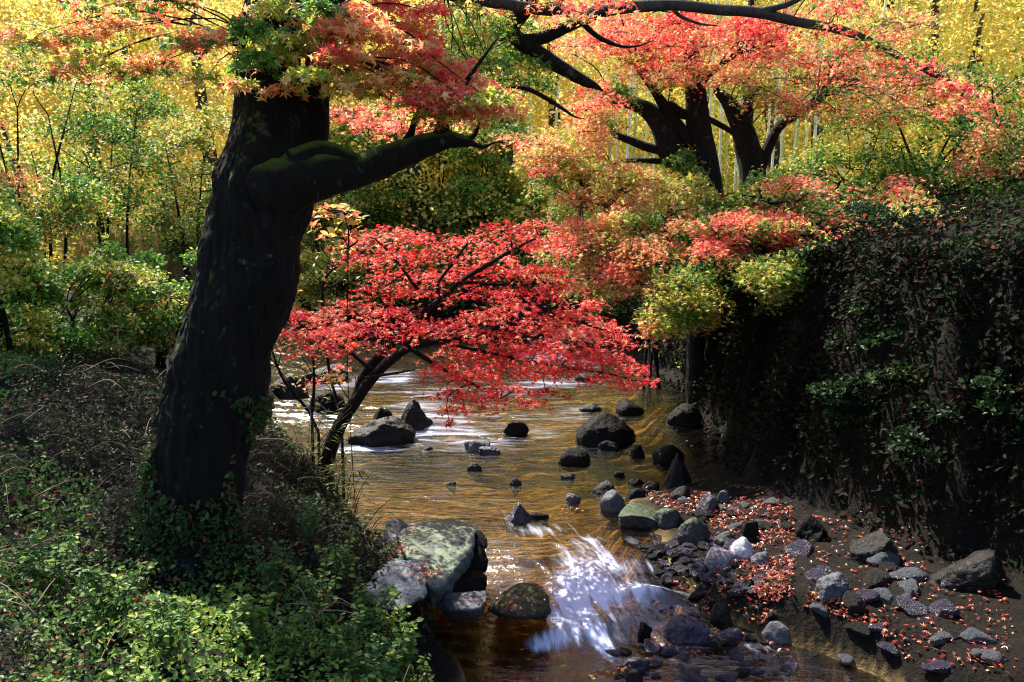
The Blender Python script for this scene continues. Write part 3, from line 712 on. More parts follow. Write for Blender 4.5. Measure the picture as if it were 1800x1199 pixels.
kw = dict(fsc=1.6, fseed=4, tilt=.62)
kw['twig'] = .006
C.ell([(500,70,60,22),(450,110,40,20),(440,60,40,25),(490,20,60,20),(560,15,40,15)], (5.0,5.5), 6.5, .075, [DGREEN, DGREEN, YGREEN, ORANGE], **kw)
C.ell([(520,85,40,14),(480,100,40,14),(430,150,30,12),(500,155,30,8),(545,130,45,12),(590,100,40,15)], (4.9,5.3), 7, .075, [YGREEN, ORANGE, PINKRED], **kw)
C.ell([(580,60,40,22),(620,30,50,22),(680,20,60,20),(650,60,60,22),(720,60,50,25),(600,95,45,15),(700,100,60,22),(740,100,40,25),(660,120,50,16),(770,140,40,22),(760,20,30,14)], (5.0,5.7), 7, .075, [ORANGE, PINKRED, ORANGE], **kw)
C.ell([(640,140,60,12),(700,135,50,14),(620,155,60,10),(600,130,40,10)], (5.0,5.6), 7, .07, [DGREEN, YGREEN, ORANGE], **kw)
C.ell([(810,170,50,20),(850,190,40,20),(780,185,50,20),(840,150,40,15),(720,180,60,16),(880,170,40,14)], (5.3,6.2), 7, .07, [ORANGE, PINKRED, YGREEN], **kw)
C.ell([(620,195,60,10),(680,200,60,14),(740,205,60,14),(700,225,50,10),(650,215,40,8),(800,215,40,8)], (7.5,8.3), 9, .065, [PINKRED, PINKRED, ORANGE], **kw)
C.ell([(820,60,50,20),(870,90,50,20),(830,110,50,20),(880,40,40,18),(930,120,50,20),(900,140,50,16),(790,45,25,20)], (6.8,8), 9, .06, [DGREEN, YGREEN, DGREEN], **kw)
C.ell([(740,150,50,22),(790,120,50,22),(820,150,50,20),(860,175,45,18),(830,195,50,16),(760,170,50,18),(700,150,50,18),(880,195,40,12)], (5.2,6.0), 7, .07, [ORANGE, YGREEN, PINKRED, ORANGE], **kw)
C.ell([(790,50,45,22),(830,80,45,22),(870,60,40,22),(860,110,40,18),(760,20,45,18),(810,15,45,14)], (6.2,7.2), 8, .06, [DGREEN, YGREEN, DGREEN, ORANGE], **kw)
C.ell([(790,190,40,14),(760,200,40,12),(820,205,35,12),(735,180,40,14)], (5.2,5.7), 7, .07, [ORANGE, PINKRED, YGREEN], **kw)
C.ell([(770,90,50,22),(800,130,50,20),(850,50,50,22),(900,105,40,22),(860,150,50,20),(920,50,40,18),(830,215,50,14),(890,225,50,14),(780,40,40,20),(940,150,40,14)], (7.2,8.4), 9, .06, [DGREEN, DGREEN, YGREEN], **kw)
C.ell([(900,10,60,14),(980,10,60,12),(1060,4,50,12),(1000,30,40,8),(850,10,40,12)], (6.5,7.1), 7, .065, [YGREEN, PINKRED, ORANGE], **kw)
C.ell([(330,70,60,30),(260,110,60,30),(200,60,70,30),(120,120,70,30),(60,60,70,30),(360,140,40,16),(300,10,70,20),(140,0,100,20)], (5,5.9), 5.5, .075, [YGREEN, ORANGE, DGREEN, PINKRED], **kw)
C.ell([(500,-60,120,40),(650,-60,120,40),(350,-80,140,40),(800,-60,120,30),(560,-180,200,60),(380,-220,180,60)], (5,6.5), 3.5, .085, [YGREEN, ORANGE, PINKRED], **kw)
for k in range(46):  # unseen leaf clumps added overhead to shade the left bank
    c_ = A(C.rg.uniform(-7.5, -3.7), C.rg.uniform(9.2, 12.5), C.rg.uniform(6.2, 7.6))
    C.spray(c_, C.rg.uniform(.6, .9), .25, 230, .10, [YGREEN, ORANGE, PINKRED], twig=.014)
C.ell([(1450,60,60,20),(1520,90,60,20),(1590,120,60,22),(1650,150,60,24),(1700,190,50,24),(1480,20,70,20)], (7.4,8), 5, .07, [YGREEN, PINKRED, ORANGE], **kw)
C.finish(big)

# ------------------------------------------------------------------ the small scarlet maple over the stream
b = P(572, 850, 8.0)
red = empty('maple_tree', b, 'small scarlet maple leaning over the stream with layered red foliage', 'maple tree')
T = Tubes()
t1 = limb(T, [(566,905,15,7.95),(572,850,13,8),(578,800,13),(588,770,13),(602,740,12),(625,705,11),(650,670,10),(680,640,8),(720,612,7),(770,600,6),(830,590,5),(900,570,4),(980,575,3)], 8.0, 14, .12, 31, 5)
t2 = limb(T, [(600,745,9),(622,706,8),(640,660,9),(662,632,9),(686,608,8),(700,590,6),(730,560,6),(748,545,6),(772,528,5),(810,495,4),(850,470,4),(900,440,3),(960,410,2)], 8.1, 10, .1, 32, 5)
T.build('trunk', M_BARK2, red)
T = Tubes()
t3 = limb(T, [(616,712,5),(600,735,5),(580,790,6),(572,830,6)], 7.9, 8, .1, 33, 4)
t4 = limb(T, [(655,650,4),(640,640,4),(610,615,3),(570,590,2),(520,580,2)], 8, 6, 0, 34, 4)
t5 = limb(T, [(748,545,4),(742,520,4),(720,490,3),(690,450,2),(660,420,2)], 8.1, 6, 0, 35, 4)
t6 = limb(T, [(772,528,4),(770,500,3),(790,470,3),(820,430,2)], 8.1, 6, 0, 36, 4)
t7 = limb(T, [(720,612,5),(780,650,4),(840,680,3),(880,700,2)], 7.8, 6, 0, 37, 4)
t8 = limb(T, [(770,600,4),(860,620,3),(960,640,3),(1060,655,2),(1120,670,1)], 7.9, 6, 0, 38, 4)
t9 = limb(T, [(900,570,3),(990,560,3),(1060,580,2)], 8.1, 6, 0, 39, 4)
t10 = limb(T, [(810,495,3),(880,500,3),(960,500,2),(1000,510,1)], 8.2, 6, 0, 40, 4)
t11 = limb(T, [(640,665,3),(700,655,2),(730,650,1)], 7.9, 6, 0, 42, 3)
T.build('branches', M_BARK2, red)
C = Crown(np.vstack([t1[20:], t2[15:], t4, t5, t6, t7, t8, t9, t10]), 22)
C.red = True
kw = dict(fsc=1.2, fseed=8, tilt=.5, droop=.3, twig=.008)
C.ell([(690,415,60,20),(740,425,40,20),(640,430,50,20),(630,460,40,16),(700,455,50,20),(760,455,40,20),(820,430,50,18),(880,405,60,16),(940,400,50,16),(910,430,60,20),(970,430,45,22),(860,455,60,18),(990,450,25,20)], (7.9,8.7), 9.5, .062, [RED, RED, PINKRED, RED], **kw)
C.ell([(700,485,60,18),(770,490,60,18),(830,480,50,18),(900,480,70,20),(960,480,45,20),(730,515,55,14),(850,515,60,16),(920,520,70,18),(985,510,45,18),(670,510,50,18)], (7.7,8.6), 9, .062, [RED, RED, RED, PINKRED], **kw)
C.ell([(520,560,40,16),(510,590,30,14),(560,560,50,18),(570,590,60,18),(620,545,60,20),(640,580,70,20),(690,555,60,18),(720,580,60,16),(780,580,70,18),(840,560,60,16),(850,590,60,16),(560,615,50,10),(640,610,50,9),(900,550,60,20),(950,580,60,22),(1010,560,60,20),(1050,580,50,20),(1010,595,60,20),(1080,600,40,22),(1040,540,30,14)], (7.2,8.3), 10, .062, [RED, RED, PINKRED, RED], **kw)
C.ell([(800,625,60,16),(850,630,60,16),(900,620,60,20),(960,620,60,22),(1020,625,60,20),(1070,635,50,20),(1110,655,35,16),(1140,672,18,8),(780,655,50,16),(830,665,60,20),(890,655,60,20),(950,655,50,20),(1010,650,50,14),(1060,665,40,10),(1100,680,30,8)], (7.0,8.1), 10, .062, [RED, RED, RED, PINKRED], **kw)
C.ell([(790,695,35,16),(840,700,50,18),(900,690,50,16),(800,725,30,14),(790,745,10,8),(850,720,30,8),(960,690,40,9),(930,710,30,8)], (7.0,7.8), 7.5, .062, [RED, RED, PINKRED], **kw)
C.ell([(585,665,28,12),(560,675,22,10),(600,650,20,10)], (8.3,8.8), 9, .055, [ORANGE, PINKRED], **kw)
C.finish(red)

# ------------------------------------------------------------------ maples on the right bank
def right_tree(label, base_px, Y, limbs, regs, seed, name='maple_tree', cat='maple tree', group='maples on the right bank'):
    b = P(base_px[0], base_px[1], Y); zt = tz(b[0], b[1]); bz = min(b[2], zt)
    root = empty(name, (b[0], b[1], zt), label, cat, group)
    T = Tubes(); nds = []
    for i, L_ in enumerate(limbs):
        if i == 0: 
            q = limb(T, L_, Y, 16, .14, seed + i, 5)
            if q[0][2] > zt - .1: T.add([(q[0][0] + .05, q[0][1], zt - .25), q[0] * .5 + A(q[0][0], q[0][1], zt) * .5, q[0]], [L_[0][2] / F_PX * Y * 1.5, L_[0][2] / F_PX * Y * 1.15, L_[0][2] / F_PX * Y], 14, .12, seed, 4)
        else: q = limb(T, L_, Y, 10, .12, seed + i, 4)
        nds.append(q)
    T.build('trunk', M_BARK2, root)
    C = Crown(np.vstack(nds), seed)
    for rgn in regs:
        rgn = dict(rgn); C.region(**rgn)
    C.finish(root)
    return root
S1 = dict(size=.07, tilt=.6, fsc=1.25, twig=.012, droop=.35)
right_tree('big red crowned maple with a forked black trunk on the right bank', (1240, 420), 13.5,
  [[(1262,420,24),(1252,345,20),(1238,280,22),(1228,220,22),(1222,160,18),(1216,100,14),(1205,30,9),(1190,-60,5)],
   [(1252,345,12),(1215,295,18),(1180,265,24),(1165,225,20),(1140,195,15),(1105,182,9),(1080,186,4)],
   [(1185,262,10),(1150,262,8),(1110,248,7),(1070,232,5),(1050,225,3)],
   [(1215,255,14),(1190,222,12),(1170,190,10),(1150,160,7),(1120,120,4)],
   [(1230,205,6),(1200,200,9),(1175,180,6)],
   [(1210,290,5),(1150,283,5),(1100,283,4),(1075,290,2)],
   [(1222,160,6),(1260,120,5),(1310,90,3),(1370,80,2)]],
  [dict(poly=[(975,75),(1060,35),(1180,30),(1300,30),(1395,40),(1400,100),(1330,115),(1290,150),(1230,120),(1180,150),(1150,130),(1080,110),(1010,115)], Y=(11.5,14), npads=66, r=.42, rz=.16, n=125, pls=[PINKRED, RED, PINKRED, ORANGE], **S1),
   dict(poly=[(1075,100),(1180,100),(1250,150),(1300,110),(1300,145),(1180,155),(1120,145)], Y=(11.5,14), npads=20, r=.35, rz=.16, n=140, pls=[YGREEN, ORANGE, PINKRED], **S1),
   dict(poly=[(1040,140),(1100,140),(1110,165),(1060,190),(1040,235),(1010,215)], Y=(11.5,13), npads=9, r=.3, rz=.2, n=140, pls=[PINKRED, RED, ORANGE], **S1),
   dict(poly=[(1060,160),(1100,165),(1080,230),(1040,250),(1040,200)], Y=(12.5,13.4), npads=9, r=.3, rz=.2, n=130, pls=[DGREEN, DGREEN, YGREEN], **S1),
   dict(poly=[(1030,230),(1060,240),(1040,290),(1010,290)], Y=(11.5,13), npads=6, r=.3, rz=.2, n=130, pls=[PINKRED, ORANGE], **S1),
   dict(poly=[(1180,270),(1215,265),(1220,300),(1190,300)], Y=(12.8,13.2), npads=3, r=.2, rz=.15, n=130, pls=[DGREEN, DGREEN], **S1),
   dict(poly=[(1000,-120),(1250,-160),(1500,-120),(1500,20),(1000,0)], Y=(11.5,15), npads=9, r=.6, rz=.25, n=150, pls=[PINKRED, RED, ORANGE], **S1)], 51)
right_tree('tall maple with steeply forked trunks at the right edge of the photograph', (1335, 360), 14.5,
  [[(1325,380,20),(1322,300,22),(1312,250,22),(1298,210,17),(1280,180,12),(1262,158,8),(1250,130,4)],
   [(1330,300,14),(1350,260,10),(1368,225,8),(1395,205,7),(1450,170,4)],
   [(1312,230,10),(1318,160,9),(1322,90,7),(1320,0,5)],
   [(1300,240,4),(1270,222,5),(1238,205,5),(1210,190,3)]],
  [dict(poly=[(1330,110),(1400,110),(1400,210),(1350,190),(1320,150)], Y=(12,14.5), npads=12, r=.35, rz=.2, n=130, pls=[DGREEN, PINKRED, YGREEN], **S1),
   dict(poly=[(1395,20),(1560,20),(1700,60),(1600,220),(1400,200)], Y=(12,15), npads=40, r=.5, rz=.2, n=150, pls=[PINKRED, ORANGE, DGREEN, RED], **S1),
   dict(poly=[(1320,130),(1345,130),(1340,180),(1320,170)], Y=(12.5,14), npads=4, r=.3, rz=.2, n=90, pls=[DGREEN, YGREEN], **S1)], 61)
# lower sprays that hang from the bank towards the water
right_tree('maple with orange and green sprays reaching down left to the stream', (1200, 520), 12.3,
  [[(1225,560,14),(1205,520,13),(1170,470,11),(1120,420,9),(1080,380,7),(1040,340,5),(1000,300,3)],
   [(1205,520,8),(1140,500,6),(1080,480,5),(1020,460,3)],
   [(1180,480,8),(1170,420,6),(1180,360,5),(1190,320,3)],
   [(1080,380,5),(1070,360,5),(1085,345,4)],
   [(1060,360,4),(1000,340,3),(940,290,2)]],
  [dict(poly=[(1000,310),(1080,290),(1180,300),(1245,350),(1230,400),(1150,380),(1060,350),(1010,370)], Y=(11,12.8), npads=30, r=.34, rz=.18, n=150, pls=[PINKRED, ORANGE, YGREEN, ORANGE], **S1),
   dict(poly=[(1200,310),(1240,310),(1250,380),(1190,430),(1180,380)], Y=(11.5,12.5), npads=10, r=.3, rz=.2, n=140, pls=[DGREEN, YGREEN], **S1),
   dict(poly=[(890,230),(960,220),(1010,260),(1000,310),(930,300)], Y=(11,12.5), npads=14, r=.32, rz=.14, n=150, pls=[ORANGE, PINKRED, YGREEN], **S1),
   dict(poly=[(960,230),(1040,260),(1040,370),(980,400),(940,360),(960,300)], Y=(12,13), npads=16, r=.32, rz=.2, n=150, pls=[DGREEN, DGREEN, YGREEN], **S1),
   dict(poly=[(1000,390),(1080,360),(1180,390),(1240,380),(1200,460),(1130,450),(1060,430),(1000,430)], Y=(10.5,12), npads=30, r=.32, rz=.17, n=160, pls=[PINKRED, ORANGE, ORANGE, YGREEN, DGREEN], **S1),
   dict(poly=[(960,430),(1060,420),(1140,460),(1110,540),(1040,530),(980,480)], Y=(10.2,11.8), npads=26, r=.32, rz=.2, n=150, pls=[ORANGE, YGREEN, ORANGE, DGREEN, DGREEN], **S1),
   dict(poly=[(1080,420),(1160,450),(1130,520),(1080,500)], Y=(10,11.3), npads=9, r=.3, rz=.2, n=150, pls=[PINKRED, ORANGE], **S1)], 71)
right_tree('low spreading maple hanging green and pink sprays over the dark bank', (1400, 560), 10.8,
  [[(1440,600,14),(1420,540,13),(1390,490,11),(1340,450,9),(1290,440,6),(1240,450,4)],
   [(1390,490,7),(1330,510,6),(1270,530,5),(1210,560,3),(1160,600,2)],
   [(1420,540,8),(1430,450,7),(1400,380,5),(1340,350,3)],
   [(1430,450,5),(1500,400,4),(1580,390,3)]],
  [dict(poly=[(1240,400),(1290,370),(1400,390),(1395,440),(1360,450),(1300,430),(1270,470),(1230,460)], Y=(9.6,10.8), npads=28, r=.30, rz=.14, n=150, pls=[PINKRED, PINKRED, YGREEN, DGREEN], **S1),
   dict(poly=[(1230,360),(1330,310),(1400,300),(1400,380),(1300,380),(1250,400)], Y=(10.6,12), npads=28, r=.32, rz=.16, n=150, pls=[PINKRED, YGREEN, DGREEN, DGREEN], **S1),
   dict(poly=[(1130,530),(1190,490),(1250,500),(1270,550),(1230,590),(1180,590),(1150,580)], Y=(9.6,10.6), npads=24, r=.27, rz=.2, n=150, pls=[DGREEN, YGREEN, YGREEN, ORANGE], **S1),
   dict(poly=[(1180,460),(1240,470),(1250,510),(1190,500)], Y=(10,11), npads=9, r=.27, rz=.16, n=150, pls=[DGREEN, DGREEN, YGREEN], **S1),
   dict(poly=[(1290,470),(1400,450),(1400,530),(1370,540),(1340,510),(1290,500)], Y=(9.0, 10.2), npads=24, r=.26, rz=.17, n=150, pls=[YGREEN, DGREEN, YGREEN, DGREEN], **S1),
   dict(poly=[(1140,580),(1165,575),(1160,620),(1145,630)], Y=(9.4,9.8), npads=3, r=.13, rz=.16, n=70, pls=[YGREEN, ORANGE], **S1),
   dict(poly=[(1400,330),(1600,330),(1760,420),(1700,560),(1500,540),(1400,520)], Y=(9.4,11.5), npads=60, r=.34, rz=.2, n=150, pls=[DGREEN, PINKRED, YGREEN, ORANGE], **S1)], 81)

# ------------------------------------------------------------------ bushes and trees behind, left and middle
def bush(name, label, cat, cx, cy, rx, ry, Y, n, size, pls, seed, group=None, tmpl=QUAD, npads=None, mt=M_GREEN, stem=.03, depth=None, nst=5):
    rg = np.random.default_rng(seed)
    c = P(cx, cy, Y); zt = tz(c[0], Y); root = empty(name, (c[0], Y, zt), label, cat, group)
    rw = rx / F_PX * Y; rh = ry / F_PX * Y; dp = depth or rw * .8
    T = Tubes(); nds = []
    for k in range(nst):
        a = rg.uniform(0, 6.28); e = c + A(math.cos(a) * rw * .6, math.sin(a) * dp * .5, rg.uniform(-.3, .7) * rh)
        s_ = A(c[0] + rg.normal(0, .1), Y + rg.normal(0, .1), zt - .1)
        q = T.add([s_, s_ * .5 + e * .5 + A(rg.normal(0, .1), 0, .1), e], [stem, stem * .7, .008], 6, .1, seed, 5); nds.append(q[2:])
    T.build('trunk', M_BARK2, root)
    C_ = Crown(np.vstack(nds), seed)
    npads = npads or 26
    for k in range(npads):
        a = rg.uniform(0, 6.28); q = rg.uniform(.2, 1) ** .5; el = rg.uniform(-1, 1)
        pc = c + A(math.cos(a) * rw * q * math.sqrt(1 - el * el * .7), math.sin(a) * dp * q * math.sqrt(1 - el * el * .7), el * rh)
        C_.spray(pc, rw * rg.uniform(.25, .5), rh * rg.uniform(.16, .32), n // npads, size, pls, tmpl=tmpl, tilt=.8, fsc=.8 / max(rw, .6), fseed=seed, twig=.01)
    C_.finish(root, mt); return root
gB = 'bushes and small trees behind the scarlet maple'
BU = [(620,340,70,60,21.1,5200,.075,[DGREEN,OLIVE,YGREEN],'olive green bush below the mossy limb'),
 (700,370,70,60,21.7,5200,.075,[DGREEN,DGREEN,OLIVE],'mixed olive and yellow bush right below the stub of the mossy limb'),
 (770,330,80,80,22.3,6000,.08,[OLIVE,DGREEN,DGREEN],'dark green tree behind the end of the mossy limb'),
 (850,290,70,90,20.5,6200,.08,[DGREEN,YGREEN,DGREEN],'green tree standing left of the orange sprays'),
 (840,380,70,50,21.1,4600,.075,[DGREEN,DGREEN,OLIVE],'dark bush directly above the scarlet crown'),
 (920,370,60,50,21.7,4200,.075,[DGREEN,YGREEN,OLIVE],'green bush between the scarlet crown and the right maples'),
 (640,240,80,40,22.3,4200,.08,[DGREEN,DGREEN,YGREEN],'dark green foliage seen over the mossy limb'),
 (560,420,50,70,20.4,3800,.07,[GOLD,OLIVE,YGREEN],'pale yellow leaved bush beside the great trunk'),
 (610,500,60,50,19.4,3600,.07,[YGREEN,OLIVE,GOLD],'yellow green bush left of the scarlet crown'),
 (540,500,30,50,19.9,2200,.07,[GOLD,YGREEN],'thin yellow shrub nearest the great trunk'),
 (780,540,90,40,20.4,3600,.075,[DGREEN,YGREEN,DGREEN],'green bush seen through the window in the scarlet crown'),
 (950,560,110,50,19.4,4500,.08,[DGREEN,DGREEN,YGREEN],'green bush on the far bank hidden behind the scarlet crown'),
 (820,80,70,70,21.1,4500,.08,[YGREEN,DGREEN,YGREEN],'yellow green tree at the top middle'),
 (760,190,80,60,21.7,4500,.08,[YGREEN,DGREEN,OLIVE],'green tree beyond the drooping orange leaves'),
 (700,470,120,60,19.4,4500,.08,[DGREEN,OLIVE,YGREEN],'pale bush on the far bank behind the scarlet maple'),
 (900,470,140,60,19.9,4500,.08,[DGREEN,OLIVE,DGREEN],'dark bush on the far bank behind the scarlet maple'),
 (1060,600,80,60,17.8,3600,.075,[DGREEN,DGREEN,YGREEN],'dark green bush where the stream leaves the right bank')]
for i, (cx, cy, rx, ry, Y, n_, sz, pls, lb) in enumerate(BU):
    bush('bush', lb, 'bush', cx, cy, rx, ry, Y, int(n_ * 1.8), sz, pls, 200 + i, gB, npads=40, nst=3, depth=.9)
# orange leaved twig beside the trunk
bush('shrub', 'thin shrub with large golden orange leaves beside the great trunk', 'shrub', 590, 400, 45, 45, 7.5, 120, .085, [ORANGE, GOLD], 260, None, OVATE, 16, M_LEAF, stem=.005, nst=1)
gL = 'bushes left of the great trunk'
for i, (cx, cy, rx, ry, Y, pls, lb) in enumerate([
 (340,330,90,120,13,[DGREEN,OLIVE,YGREEN],'tall olive bush just left of the great trunk'),
 (200,280,110,130,14,[DGREEN,DGREEN,OLIVE],'large dark green bush left of the leaning trunk'),
 (60,260,130,150,12,[YGREEN,DGREEN,ORANGE],'broad mixed green and orange bush at the far left'),
 (280,520,100,80,10.5,[OLIVE,DGREEN,YGREEN],'low olive bush beside the foot of the leaning trunk'),
 (120,520,120,100,9.5,[DGREEN,OLIVE,DGREEN],'low dark bush on the left bank'),
 (-10,480,100,140,8.5,[DGREEN,YGREEN,DGREEN],'green bush cut by the left frame edge')]):
    bush('bush', lb, 'bush', cx, cy, rx, ry, Y, 9000, .06, pls, 300 + i, gL, npads=30)
gR = 'bushes on top of the right bank'
for i, (cx, cy, rx, ry, Y, pls, lb) in enumerate([
 (1480,300,100,110,15,[YGREEN,DGREEN,ORANGE],'mixed green and orange bush right of the forked maple'),
 (1640,260,120,130,14,[DGREEN,DGREEN,YGREEN],'tall dark green bush on the right bank'),
 (1780,300,110,180,12,[PINKRED,DGREEN,ORANGE],'red and green bush at the far right'),
 (1700,620,140,70,8,[pal([(.012,.03,.008),(.03,.06,.015)]),pal([(.02,.05,.012),(.05,.1,.02)])],'dark bush hanging over the far right of the bank'),
 (1330,430,110,60,13.2,[DGREEN,DGREEN,DGREEN],'dark evergreen bush behind the pink sprays'),
 (1150,440,110,70,13.6,[DGREEN,DGREEN,DGREEN],'dark evergreen bush behind the orange sprays')]):
    bush('bush', lb, 'bush', cx, cy, rx, ry, Y, 8500, .06, pls, 330 + i, gR, npads=28)

# ------------------------------------------------------------------ golden wood on the hillside
gG = 'golden trees on the hillside'
rg = np.random.default_rng(99)
k = 0
M_GOLD = leaf_mat('golden leaf', .6, .5, .2)
for row, (Y, cnt, ht) in enumerate([(21.5, 12, 5), (25, 14, 7), (31, 14, 9), (40, 13, 11), (52, 13, 14)]):
    xs = np.linspace(-.62, .62, cnt) * Y * 1.12
    for j, x in enumerate(xs):
        x = x + rg.normal(0, 1.0); y = Y + rg.normal(0, 1.5); z = tz(x, y)
        hh = ht * rg.uniform(.8, 1.2)
        side = 'left' if x < -Y * .2 else ('right' if x > Y * .2 else 'middle')
        rowt = ['nearest', 'second', 'third', 'fourth', 'farthest'][row]
        root = empty('golden_tree', (x, y, z), f'yellow leaved tree in the {rowt} row of the hillside wood, {side} part', 'tree', f'{gG}, {rowt} row, {side}')
        T = Tubes(); q = T.add([(x, y, z - .4), (x + rg.normal(0, .2), y, z + hh * .4), (x + rg.normal(0, .4), y, z + hh * .95)], [.22, .15, .04], 7, .08, j, 5)
        T.build('trunk', M_BARK3, root)
        L_ = Leaves(); n_ = 4600
        cc = []
        for s_ in range(34):
            a = rg.uniform(0, 6.28); e = rg.uniform(.03, 1.0); rr = hh * .36 * math.sin(min(e * 2.6, 3.0)) ** .5 * rg.uniform(.3, 1)
            cc.append((x + math.cos(a) * rr, y + math.sin(a) * rr, z + hh * e))
        cc = np.array(cc); idx = rg.integers(0, 34, n_)
        Cp = cc[idx] + rg.normal(0, 1, (n_, 3)) * A(hh * .085, hh * .085, hh * .04)
        f = np.clip(.5 + .5 * fbm(Cp * .25, 5, 3) + .15 * (rg.uniform() - .5), 0, .999)
        right = x > 2
        col = blend(f, [GOLD, GOLD, GOLD, YGREEN] if not right else [GOLD, GOLD, YGREEN, GOLD], n_, rg)
        L_.add(Cp, Y * .0052 * rg.uniform(.7, 1.3, n_), col, QUAD, tilt=.9, rg=rg)
        L_.build('foliage', M_GOLD, root); k += 1

# ------------------------------------------------------------------ bamboo grove
gBm = 'bamboo culms behind the right maples'
def bamboo(px, Y, lean, col, label, seed, wpx=3.0):
    r_ = np.random.default_rng(seed)
    p0 = P(px, 350, Y); x = p0[0]; z = tz(x, Y); H = 9.5
    root = empty('bamboo', (x, Y, z), label, 'bamboo', gBm)
    T = Tubes(); rad = wpx / F_PX * Y; ns = 26
    pt = []; rr = []
    for i in range(ns):
        t = i / (ns - 1); b_ = A(x + lean * t * H + .25 * t ** 3 * H * .3, Y, z - .1 + t * H)
        for dz, s_ in ((0, 1.0), (.015, 1.22), (.03, 1.0)): pt.append(b_ + A(0, 0, dz)); rr.append(rad * s_ * (1 - .6 * t))
    pt = np.array(pt); T.add(pt, rr, 8)
    V = np.vstack(T.V); n = fbm(V * A(8, 8, .8), seed, 2)
    c = np.array(col)[None] * 1.15 * (1 + .25 * n)[:, None]
    T.build('culm', M_STALK, root, col=np.clip(c, 0, .85))
    L_ = Leaves(); n_ = 380
    t = r_.uniform(.25, 1, n_) ** .8; cl = pt[(t * (len(pt) - 1)).astype(int)] + r_.normal(0, 1, (n_, 3)) * A(.45, .45, .25)
    L_.add(cl, r_.uniform(.14, .28, n_), blend(r_.uniform(0, .99, n_), [YGREEN, GOLD], n_, r_), BLADE, tilt=.7, rg=r_)
    L_.build('foliage', M_GREEN, root)
BX = [(1052,19),(1068,21),(1085,20),(1098,18),(1112,19.5),(1128,21),(1146,20),(1165,22),(1196,20),(1243,18),(1252,20),(1262,19),(1270,17.5),(1279,20.5),(1288,18.5),(1296,21),(1303,19),(1340,19),(1350,18),(1362,20),(1372,18),(1383,19),(1392,20.5),(1412,19),(1430,18),(1455,20),(1480,19),(1510,20),(1545,19),(930,22),(965,21),(1005,22),(1028,20)]
for i, (px, Y) in enumerate(BX):
    r_ = np.random.default_rng(700 + i)
    pale = i % 3 != 1; near = 'pale' if pale else 'yellow green'
    where = 'left of the forked maple' if px < 1200 else ('between the two dark maple trunks' if px < 1320 else 'right of the steeply forked maple')
    bamboo(px, Y, r_.normal(0, .02), (.84, .77, .48) if pale else (.45, .47, .14), f'{near} bamboo culm {where}', 700 + i, 1.9 + 1.5 * r_.uniform())

# ------------------------------------------------------------------ undergrowth on the left bank
def scatter(n, xr_, yr_, seed, cond=None):
    r_ = np.random.default_rng(seed); x = r_.uniform(*xr_, n); y = r_.uniform(*yr_, n)
    z = terrain(x, y); k = np.ones(n, bool) if cond is None else cond(x, y, z)
    return np.stack([x, y, z], -1)[k], r_
U = Leaves()
Pq, r_ = scatter(80000, (-5.5, -.5), (3.6, 9.6), 801, lambda x, y, z: (xl(y) - x > -.02 - .1 * vnoise(np.stack([x * 5, y * 5, 0 * x], -1))) & (z > wlevel(x, y)))
cull = fb2(Pq[:, 0], Pq[:, 1], 2.6, 63, 3) + .25 * r_.uniform(-1, 1, len(Pq)) > np.interp(Pq[:, 1], [4.8, 6], [-.45, -.2]); Pq = Pq[cull]
hgt = .03 + .28 * np.clip(.5 + fb2(Pq[:, 0], Pq[:, 1], 1.8, 77, 3), 0, 1) * r_.uniform(0, 1, len(Pq)) * np.interp(Pq[:, 1], [4, 6, 8], [1.3, .9, .7])
Pq[:, 2] += hgt
f = np.clip(.35 + .8 * fb2(Pq[:, 0], Pq[:, 1], 1.2, 31, 3) + .3 * (hgt - .1) + np.interp(Pq[:, 1], [4.6, 5.4, 6.2], [.12, -.05, -.3]) + np.interp(Pq[:, 0], [-4.6, -3.2], [.4, 0]), 0, .999)  # darker leaf colours farther back stand in for the great tree's shade
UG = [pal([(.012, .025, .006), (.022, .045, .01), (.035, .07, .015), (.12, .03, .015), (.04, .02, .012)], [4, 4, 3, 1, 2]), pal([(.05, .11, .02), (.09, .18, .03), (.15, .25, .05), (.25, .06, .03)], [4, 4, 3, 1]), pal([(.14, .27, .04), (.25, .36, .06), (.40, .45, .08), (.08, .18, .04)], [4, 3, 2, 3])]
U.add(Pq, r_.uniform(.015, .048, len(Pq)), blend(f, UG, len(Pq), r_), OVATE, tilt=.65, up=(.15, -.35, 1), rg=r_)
tag(U.build('undergrowth', M_GREEN), 'dense leafy ground cover of green ivy and weeds on the left bank', 'ground cover', kind='stuff')

